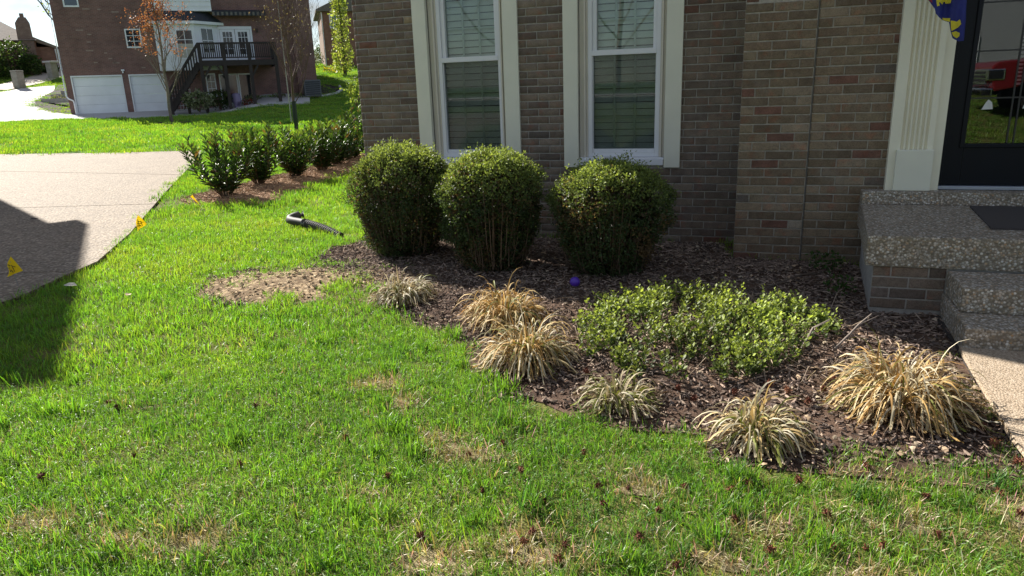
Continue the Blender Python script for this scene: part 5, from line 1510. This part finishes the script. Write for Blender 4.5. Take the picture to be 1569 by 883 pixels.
# terraced planting at the bend of the white drive
tag(sheet('terrace_bed', [(-46.4, 31.9), (-44.41, 29.5), (-42.94, 27.6), (-41.36, 26.3), (-38.88, 25.1), (-36.8, 24.5), (-37.6, 27.2), (-40.5, 31.0), (-46, 35.5), (-48.6, 34.2)], M_darkmulch, .07, .8), 'dark terraced mulch bed at the bend of the white driveway', 'mulch bed', kind='structure')
for i, (a, b) in enumerate([((-42.3, 27.6), (-37.3, 26.2)), ((-43.6, 29.4), (-38.2, 27.9)), ((-44.6, 31.0), (-41.2, 30.6))]):
    za, zb_ = Hh(*a), Hh(*b); m = Vector((a[0], a[1], max(za, zb_) + .1)); mb = MB().bar((0, 0, 0), (b[0] - a[0], b[1] - a[1], 0), .22, .26)
    tag(mb.build('landscape_timber', simple('weathered_timber', (.34, .31, .28), .85, .2, 3) if i == 0 else bpy.data.materials['weathered_timber'], None, loc=m), ('lowest pale timber edging in the terraced bed', 'middle pale timber edging in the terraced bed', 'uppermost short timber edging in the terraced bed')[i], 'timber')
clump('terrace_shrub', (-39.4, 28.9, Hh(-39.4, 28.9)), 1.1, 1.35, 1500, 91, 'rounded green shrub at the left corner of the red brick house', [(.06, .11, .025), (.10, .14, .03), (.035, .07, .02)], (.07, .14))
clump('terrace_plant', (-41.7, 28.2, Hh(-41.7, 28.2)), .45, .4, 220, 92, 'small pale plant in the terraced bed', [(.25, .24, .12), (.08, .1, .03)], (.06, .12), cat='plant', stems=False)
for i, (x, y, lab) in enumerate([(-52.3, 37.0, 'pale capped short post on the grass bank by the uphill drive'), (-49.9, 32.2, 'squat grey post at the edge where the drives meet')]):
    mb = MB().box(-.28, .28, -.28, .28, -.2, 1.15 if i == 0 else 1.1)
    o = tag(mb.build('driveway_post', simple('post_stone', (.26, .25, .22), .9, .2, 4) if i == 0 else bpy.data.materials['post_stone'], None, loc=(x, y, Hh(x, y)), bevel=.03), lab, 'post')
    MB().box(-.40 if i == 0 else -.30, .40 if i == 0 else .30, -.4 if i == 0 else -.3, .4 if i == 0 else .3, 1.16 if i == 0 else 1.11, 1.30 if i == 0 else 1.2).build('cap', M_white_conc if i == 0 else bpy.data.materials['post_stone'], o, bevel=.03)

# low brick house on the rise at the left
rh = tag(empty('low_brick_house', (-54.96, 39.94, 3.55), R(52)), 'low brick house with hip roof and stone chimney on the rise', 'house')
MB().box(-14, -1.3, .6, 9, -.6, 2.75).box(-1.3, .25, 1.2, 9, -.6, 2.15).build('brick_wall', M_fbrick2, rh)
mb = MB()
mb.add([(-15, 0, 2.6), (-1.2, 0, 2.6), (-.9, 9.6, 2.6), (-15, 9.6, 2.6), (-11, 4.8, 4.9), (-4.2, 4.8, 4.9)], [(0, 1, 5, 4), (1, 2, 5), (2, 3, 4, 5), (3, 0, 4), (3, 2, 1, 0)])
mb.add([(-2.2, 1.0, 3.30), (.55, 1.0, 2.0), (.55, 9.4, 2.0), (-2.2, 9.4, 3.3), (-2.2, 1.0, 2.9), (.5, 1.0, 1.86), (.5, 9.4, 1.86), (-2.2, 9.4, 2.9)], [(0, 1, 2, 3), (7, 6, 5, 4), (0, 4, 5, 1), (1, 5, 6, 2), (2, 6, 7, 3), (3, 7, 4, 0)])
mb.build('roof', simple('brown_shingle', (.23, .19, .16), .9, .2, 6, .4, 20), rh)
MB().add([(-2.55, .1, -.5), (-1.35, .1, -.5), (-1.35, .9, -.5), (-2.55, .9, -.5), (-2.45, .15, 3.9), (-1.45, .15, 3.9), (-1.45, .85, 3.9), (-2.45, .85, 3.9), (-2.15, .25, 4.35), (-1.65, .25, 4.35), (-1.65, .75, 4.35), (-2.15, .75, 4.35)],
         [(0, 1, 5, 4), (1, 2, 6, 5), (2, 3, 7, 6), (3, 0, 4, 7), (4, 5, 9, 8), (5, 6, 10, 9), (6, 7, 11, 10), (7, 4, 8, 11), (8, 9, 10, 11), (3, 2, 1, 0)]).box(-2.05, -1.75, .35, .65, 4.35, 4.65).build('chimney', brick_far('chimney_stone', (.22, .15, .12), (.15, .10, .085), (.26, .22, .2)), rh)
MB().tube([(-.02, 1.1, 2.0), (-.02, 1.1, -.5)], .06, 5).tube([(.2, 1.15, 2.0), (.2, 1.15, -.5)], .06, 5).build('downspout', M_wht, rh)
def rpos(x, y): 
    c, s = math.cos(R(52)), math.sin(R(52)); return (-54.96 + c * x - s * y, 39.94 + s * x + c * y)
for i, (x, y, rx, rz, lab, cols) in enumerate([(-3.2, -1.2, 1.5, 2.5, 'tall dark evergreen shrub beside the stone chimney', GRN), (-2.0, -1.6, .9, 1.5, 'dark rounded shrub at the foot of the stone chimney', GRN), (-4.9, -1.2, 1.6, 2.3, 'light green shrub left of the dark evergreen by the low house', [(.10, .14, .04), (.06, .1, .03), (.2, .2, .08)]), (-4.6, -2.8, 1.3, 1.1, 'low dark shrub at the left edge by the low house', GRN), (-.7, -.2, .55, .6, 'small shrub under the short end wall of the low house', GRN)]):
    px, py = rpos(x, y); clump('bank_shrub', (px, py, Hh(px, py)), rx, rz, 1500, 101 + i, lab, cols, (.12, .24))
px, py = rpos(-2.0, -.3); 
# house at the right
r2 = tag(empty('corner_brick_house', (-33.4, 45.67, 2.6), R(35)), 'brick house half hidden behind the leafy green column', 'house')
MB().box(0, 9, 0, 8, -.8, 4.9).build('brick_wall', M_fbrick2, r2)
MB().prism([(-.35, 4.85), (-.35, 5.0), (4.5, 7.2), (9.4, 5.0), (9.4, 4.85)], -.35, 8.3, 0, 'y').build('roof', M_gshingle, r2)
o = MB().box(.62, 1.45, -.05, .05, 3.6, 4.7).build('window', M_wht, r2); MB().box(.70, 1.37, -.07, -.051, 3.68, 4.62).build('pane', simple('sky_glass', (.10, .16, .24), .1, 0, spec=.8), o)
MB().tube([(.05, -.06, 4.8), (.05, -.06, -.6)], .05, 5).build('downspout', M_wht, r2)
clump('corner_shrub', (-33.9, 44.4, Hh(-33.9, 44.4)), .95, 1.15, 900, 111, 'rounded grey green shrub at the corner of the half hidden house', [(.10, .12, .07), (.05, .07, .03), (.16, .17, .11)], (.08, .16))

# ------------------------------------------------------------------ trees
def grow(mb, rg, p, d, L, r, depth, spread, kids, upb, tips, sides=5, wob=.12, rmin=.0032):
    n = 4; path = [Vector(p)]; rad = [r]; cur = Vector(d).normalized()
    for i in range(n):
        cur = (cur + Vector(rg.normal(0, wob, 3)) + Vector((0, 0, upb * .12))).normalized()
        path.append(path[-1] + cur * L / n); rad.append(r * (1 - .62 * (i + 1) / n))
    mb.tube(path, [max(q, rmin) for q in rad], sides if depth > 1 else 3, cap=False)
    if depth == 0:
        tips += path[1:]; return
    for k in range(kids):
        t = rg.uniform(.25, 1.0); i = min(n - 1, int(t * n)); q = path[i].lerp(path[i + 1], t * n - i)
        ax = Vector(rg.normal(0, 1, 3)); ax = (ax - cur * ax.dot(cur)).normalized()
        nd = (cur * math.cos(spread) + ax * math.sin(spread) + Vector((0, 0, upb * .25))).normalized()
        grow(mb, rg, q, nd, L * rg.uniform(.45, .75), rad[i] * .55, depth - 1, spread, kids, upb, tips, sides, wob)

def tree(name, loc, seed, label, H, tr, prim, z0, blen, spread, kids, depth, upb, bark, leaves=None, group=None, twigbark=None, crown='crown'):
    rg = np.random.default_rng(seed); root = tag(empty(name, loc), label, 'tree', group)
    t = MB(); path = []; rad = []
    for i in range(9):
        f = i / 8; path.append(Vector((rg.normal(0, .012) * H * f, rg.normal(0, .012) * H * f, H * f - .05))); rad.append(tr * (1 - .82 * f) * (1.25 if i == 0 else 1))
    t.tube(path, rad, 8); t.build('trunk', bark, root, smooth=True)
    b = MB(); tips = []
    for k in range(prim):
        f = z0 + (1 - z0) * (k + .5) / prim; i = min(7, int(f * 8)); p = path[i].lerp(path[i + 1], f * 8 - i); a = k * 2.4 + rg.uniform(-.4, .4)
        d = Vector((math.cos(a), math.sin(a), upb * .9)); L = blen * (1.15 - .75 * (f - z0) / (1 - z0)) * rg.uniform(.75, 1.2)
        grow(b, rg, p, d, L, max(.008, tr * (1 - .8 * f) * .45), depth, spread, kids, upb, tips)
    b.build('branches', twigbark or bark, root, kind='stuff')
    if leaves:
        n, size, cols, zmin, jit = leaves; tp = np.array([tuple(q) for q in tips]); tp = tp[tp[:, 2] > zmin]
        ix = rg.integers(0, len(tp), n); p = tp[ix] + rg.normal(0, jit, (n, 3)); col = np.array(cols)[rg.integers(0, len(cols), n)] * rg.uniform(.7, 1.3, (n, 1)); L = rg.uniform(size[0], size[1], n)
        V, F, C = leaf_arrays(p, rand_dirs(rg, n), rand_dirs(rg, n, .5), L, L * .6, col, .15); np_mesh(crown, V, F, M_leaf, C, root, 'stuff')
    return root
tree('red_bud_tree', (-23.98, 18.62, .25), 201, 'young tree with reddish upper leaves in front of the garage doors', 6.2, .072, 28, .17, 1.5, .55, 4, 2, 1.2, M_bark_lt, (3400, (.05, .10), [(.34, .12, .07), (.26, .085, .055), (.40, .18, .10)], 2.9, .06))
tag(sheet('tree_ring', [(-23.98 + .75 * math.cos(i * .45), 18.62 + .75 * math.sin(i * .45)) for i in range(14)], M_darkmulch, .06), 'small dark mulch ring round the reddish young tree', 'mulch ring', kind='structure')
t2 = tree('twiggy_tree', (-15.13, 14.9, .05), 202, 'young brown twiggy tree with dark wrapped trunk behind the laurels', 4.6, .06, 26, .20, 1.7, .62, 5, 2, 1.4, simple('twiggy_bark', lin(104, 84, 76), .85, .25, 20), (700, (.04, .08), [(.17, .12, .09), (.13, .09, .07), (.20, .17, .08)], .9, .05))
MB().tube([(0, 0, -.05), (0, 0, .5), (.01, 0, 1.08)], [.085, .08, .072], 10).build('trunk_wrap', simple('dark_green_wrap', (.018, .028, .022), .6, .1), t2)
MB().tube([(-.10, -.1, .4), (-.10, -.1, 5.2)], .018, 6).build('stake', simple('grey_metal_stake', (.42, .41, .40), .5, .05), t2)
def vine():
    rg = np.random.default_rng(203); x, y = -27.9, 39.4; root = tag(empty('lime_leaf_tree', (x, y, Hh(x, y))), 'narrow column of bright lime green spring leaves by the house corner', 'tree')
    MB().tube([(0, 0, -.1), (.05, 0, 2.0), (0, .05, 6.5)], [.14, .1, .04], 7).build('trunk', M_bark, root)
    n = 2600; z = rg.uniform(.25, 6.6, n); a = rg.uniform(0, 2 * PI, n); prof = np.interp(z, [0, .6, 1.4, 3.0, 5, 6.6], [.35, .75, .78, .62, .48, .45]) * (1 + .5 * (vnoise(a * 1.5, z * 1.6, 1.2, 9) - .5)); q = prof * np.sqrt(rg.uniform(.05, 1.0, n))
    p = np.stack([np.cos(a) * q, np.sin(a) * q, z], 1); ex = rg.uniform(0, 1, n) < .05; p[ex, :2] *= 1.5
    col = np.array([(.36, .42, .09), (.26, .34, .06), (.44, .47, .16)])[rg.integers(0, 3, n)] * rg.uniform(.7, 1.25, (n, 1)); L = rg.uniform(.10, .20, n)
    V, F, C = leaf_arrays(p, rand_dirs(rg, n, -.5), rand_dirs(rg, n, .3), L, L * .75, col, .1); np_mesh('crown', V, F, M_leaf, C, root, 'stuff')
vine()
clump('lime_shrub', (-12.25, 14.15, .9), .32, .8, 200, 204, 'lime green leafy sprays close to the brick house corner', [(.34, .40, .09), (.24, .32, .06)], (.08, .16), lob=.6)
tree('bare_tree', (-66, 60, 4), 205, 'tall bare tree behind the low brick house, with a bent trunk', 15, .35, 14, .25, 5.0, .6, 3, 2, .8, M_bark, (1500, (.2, .4), [(.30, .32, .12), (.24, .22, .10)], 4, .3))
tree('bare_tree', (-58.5, 44.5, 3.6), 206, 'bare tree whose limbs reach in over the low house roof', 13, .3, 14, .25, 5.0, .6, 3, 2, .6, M_bark)
tree('bare_tree', (-80, 62, 5), 207, 'distant bare tree at the far left above the roof', 14, .35, 12, .2, 5.5, .6, 3, 2, .7, M_bark, (1800, (.2, .4), [(.30, .34, .14), (.24, .22, .10)], 4, .3))
tree('misty_tree', (-45, 70, 4.5), 208, 'pale distant tree in the gap between the two brick houses', 9, .25, 14, .15, 3.5, .6, 3, 2, .8, M_bark_lt, (2500, (.15, .3), [(.22, .25, .16), (.30, .30, .22)], 1, .3))
clump('gap_hedge', (-41, 59, Hh(-41, 59)), 2.4, 1.6, 1400, 209, 'dark hedge in the gap between the two brick houses', GRN, (.12, .25))

# ------------------------------------------------------------------ added unseen gabled block, shaped so that its shadow steps across the drive
pv = Vector((-.469, -.883, 0)); A0 = Vector((-13.89, 3.11, 0))
gb = tag(empty('drive_shade_caster', tuple(A0), math.atan2(pv.y, pv.x)), 'added unseen gabled block left of the driveway, shaped to shade the drive', 'building')
MB().prism([(.95, -.3), (.95, 3.0), (.32, 3.0), (.32, 5.0), (.5, 5.35), (1.4, 8.35), (7.0, 5.35), (7.0, -.3)], -.25, -6.5, 0, 'y').build('brick_wall', bpy.data.materials['far_brick_plain'], gb)
MB().prism([(0, 5.0), (.75, 6.95), (1.4, 8.53), (7.3, 5.3), (7.3, 5.1), (1.4, 8.36), (.35, 5.0)], 0, -.5, 0, 'y').prism([(.30, 5.0), (.85, 6.95), (1.4, 8.52), (7.2, 5.3), (7.2, 5.1), (1.4, 8.36), (.45, 5.0)], -.5, -6.8, 0, 'y').build('roof', M_roof, gb)

# ------------------------------------------------------------------ across the lawn, seen only in the glass: pickup, street trees, house
M_redp = simple('red_car_paint', (.17, .012, .014), .22, .04, 2, spec=.6)
M_chr = simple('chrome', (.72, .72, .74), .15, .02, metal=1.0)
M_tyre = simple('tyre_rubber', (.02, .02, .02), .85, .2, 20)
tk = tag(empty('pickup_truck', (4.45, -13.4, .42)), 'red pickup truck parked at the kerb, mirrored in the door glass', 'truck')
MB().prism([(.12, .52), (.05, .75), (.02, 1.02), (.12, 1.12), (1.55, 1.22), (2.25, 1.80), (3.65, 1.84), (3.85, 1.22), (5.75, 1.20), (5.80, .62), (5.0, .5), (4.75, .9), (4.3, .95), (3.95, .55), (1.55, .5), (1.35, .9), (.9, .95), (.55, .6)], -.95, .95, 0, 'y').build('body', M_redp, tk, bevel=.04)
MB().box(-.02, .06, -.72, .72, .66, .98).build('grille', M_chr, tk, bevel=.02)
for z in (.72, .80, .88): MB().box(-.035, -.021, -.66, .66, z, z + .05).build('grille_bar', M_tyre, tk)
for s_ in (-1, 1): MB().box(-.03, .28, min(s_ * .73, s_ * .965), max(s_ * .73, s_ * .965), .74, .98).build('headlight', M_chr, tk, bevel=.03)
MB().box(-.12, .1, -.94, .94, .40, .60).build('bumper', M_chr, tk, bevel=.04)
MB().prism([(1.66, 1.27), (2.28, 1.76), (3.55, 1.79), (3.72, 1.27)], -.962, .962, 0, 'y').build('side_window', M_fglass, tk)
MB().prism([(1.52, 1.225), (2.22, 1.78), (2.20, 1.80), (1.47, 1.23)], -.85, .85, 0, 'y').build('windshield', M_fglass, tk)
for x in (1.05, 4.55):
    for s_ in (-1, 1):
        wo = MB().tube([(x, s_ * .72, .36), (x, s_ * .98, .36)], .37, 24).build('wheel', M_tyre, tk); MB().tube([(x, s_ * .975, .36), (x, s_ * .99, .36)], .23, 16).build('rim', M_chr, wo)
for i, (x, y) in enumerate([(-12, -27), (-6.0, -25.5), (-1.5, -29), (6, -28), (14, -30), (-20, -31)]):
    tree('street_tree', (x, y, .3), 301 + i, ('bare street tree mirrored at the left of the left window', 'bare street tree mirrored in the left window', 'bare street tree mirrored in the right window', 'bare street tree opposite the front door', 'bare street tree far along the street to the right', 'bare street tree far along the street to the left')[i], 10, .14, 14, .2, 4.2, .6, 4, 2, .7, M_bark, (1200, (.08, .16), [(.16, .2, .06), (.2, .2, .1)], 3, .25), 'bare trees across the street')
oh = tag(empty('opposite_house', (8, -42, .3)), 'pale grey house across the street', 'house')
MB().box(-9, 9, -8, 0, -.3, 5.2).build('wall', simple('grey_siding', (.28, .29, .30), .8, .06), oh)
MB().prism([(-.5, 5.2), (-4, 7.6), (-8.5, 5.2)], -9.5, 9.5, 0, 'x').build('roof', M_gshingle, oh)
for x in (-6, -2.5, 2.5, 6): MB().box(x - .5, x + .5, 0, .06, 1.2, 2.8).build('window', M_wht, oh)
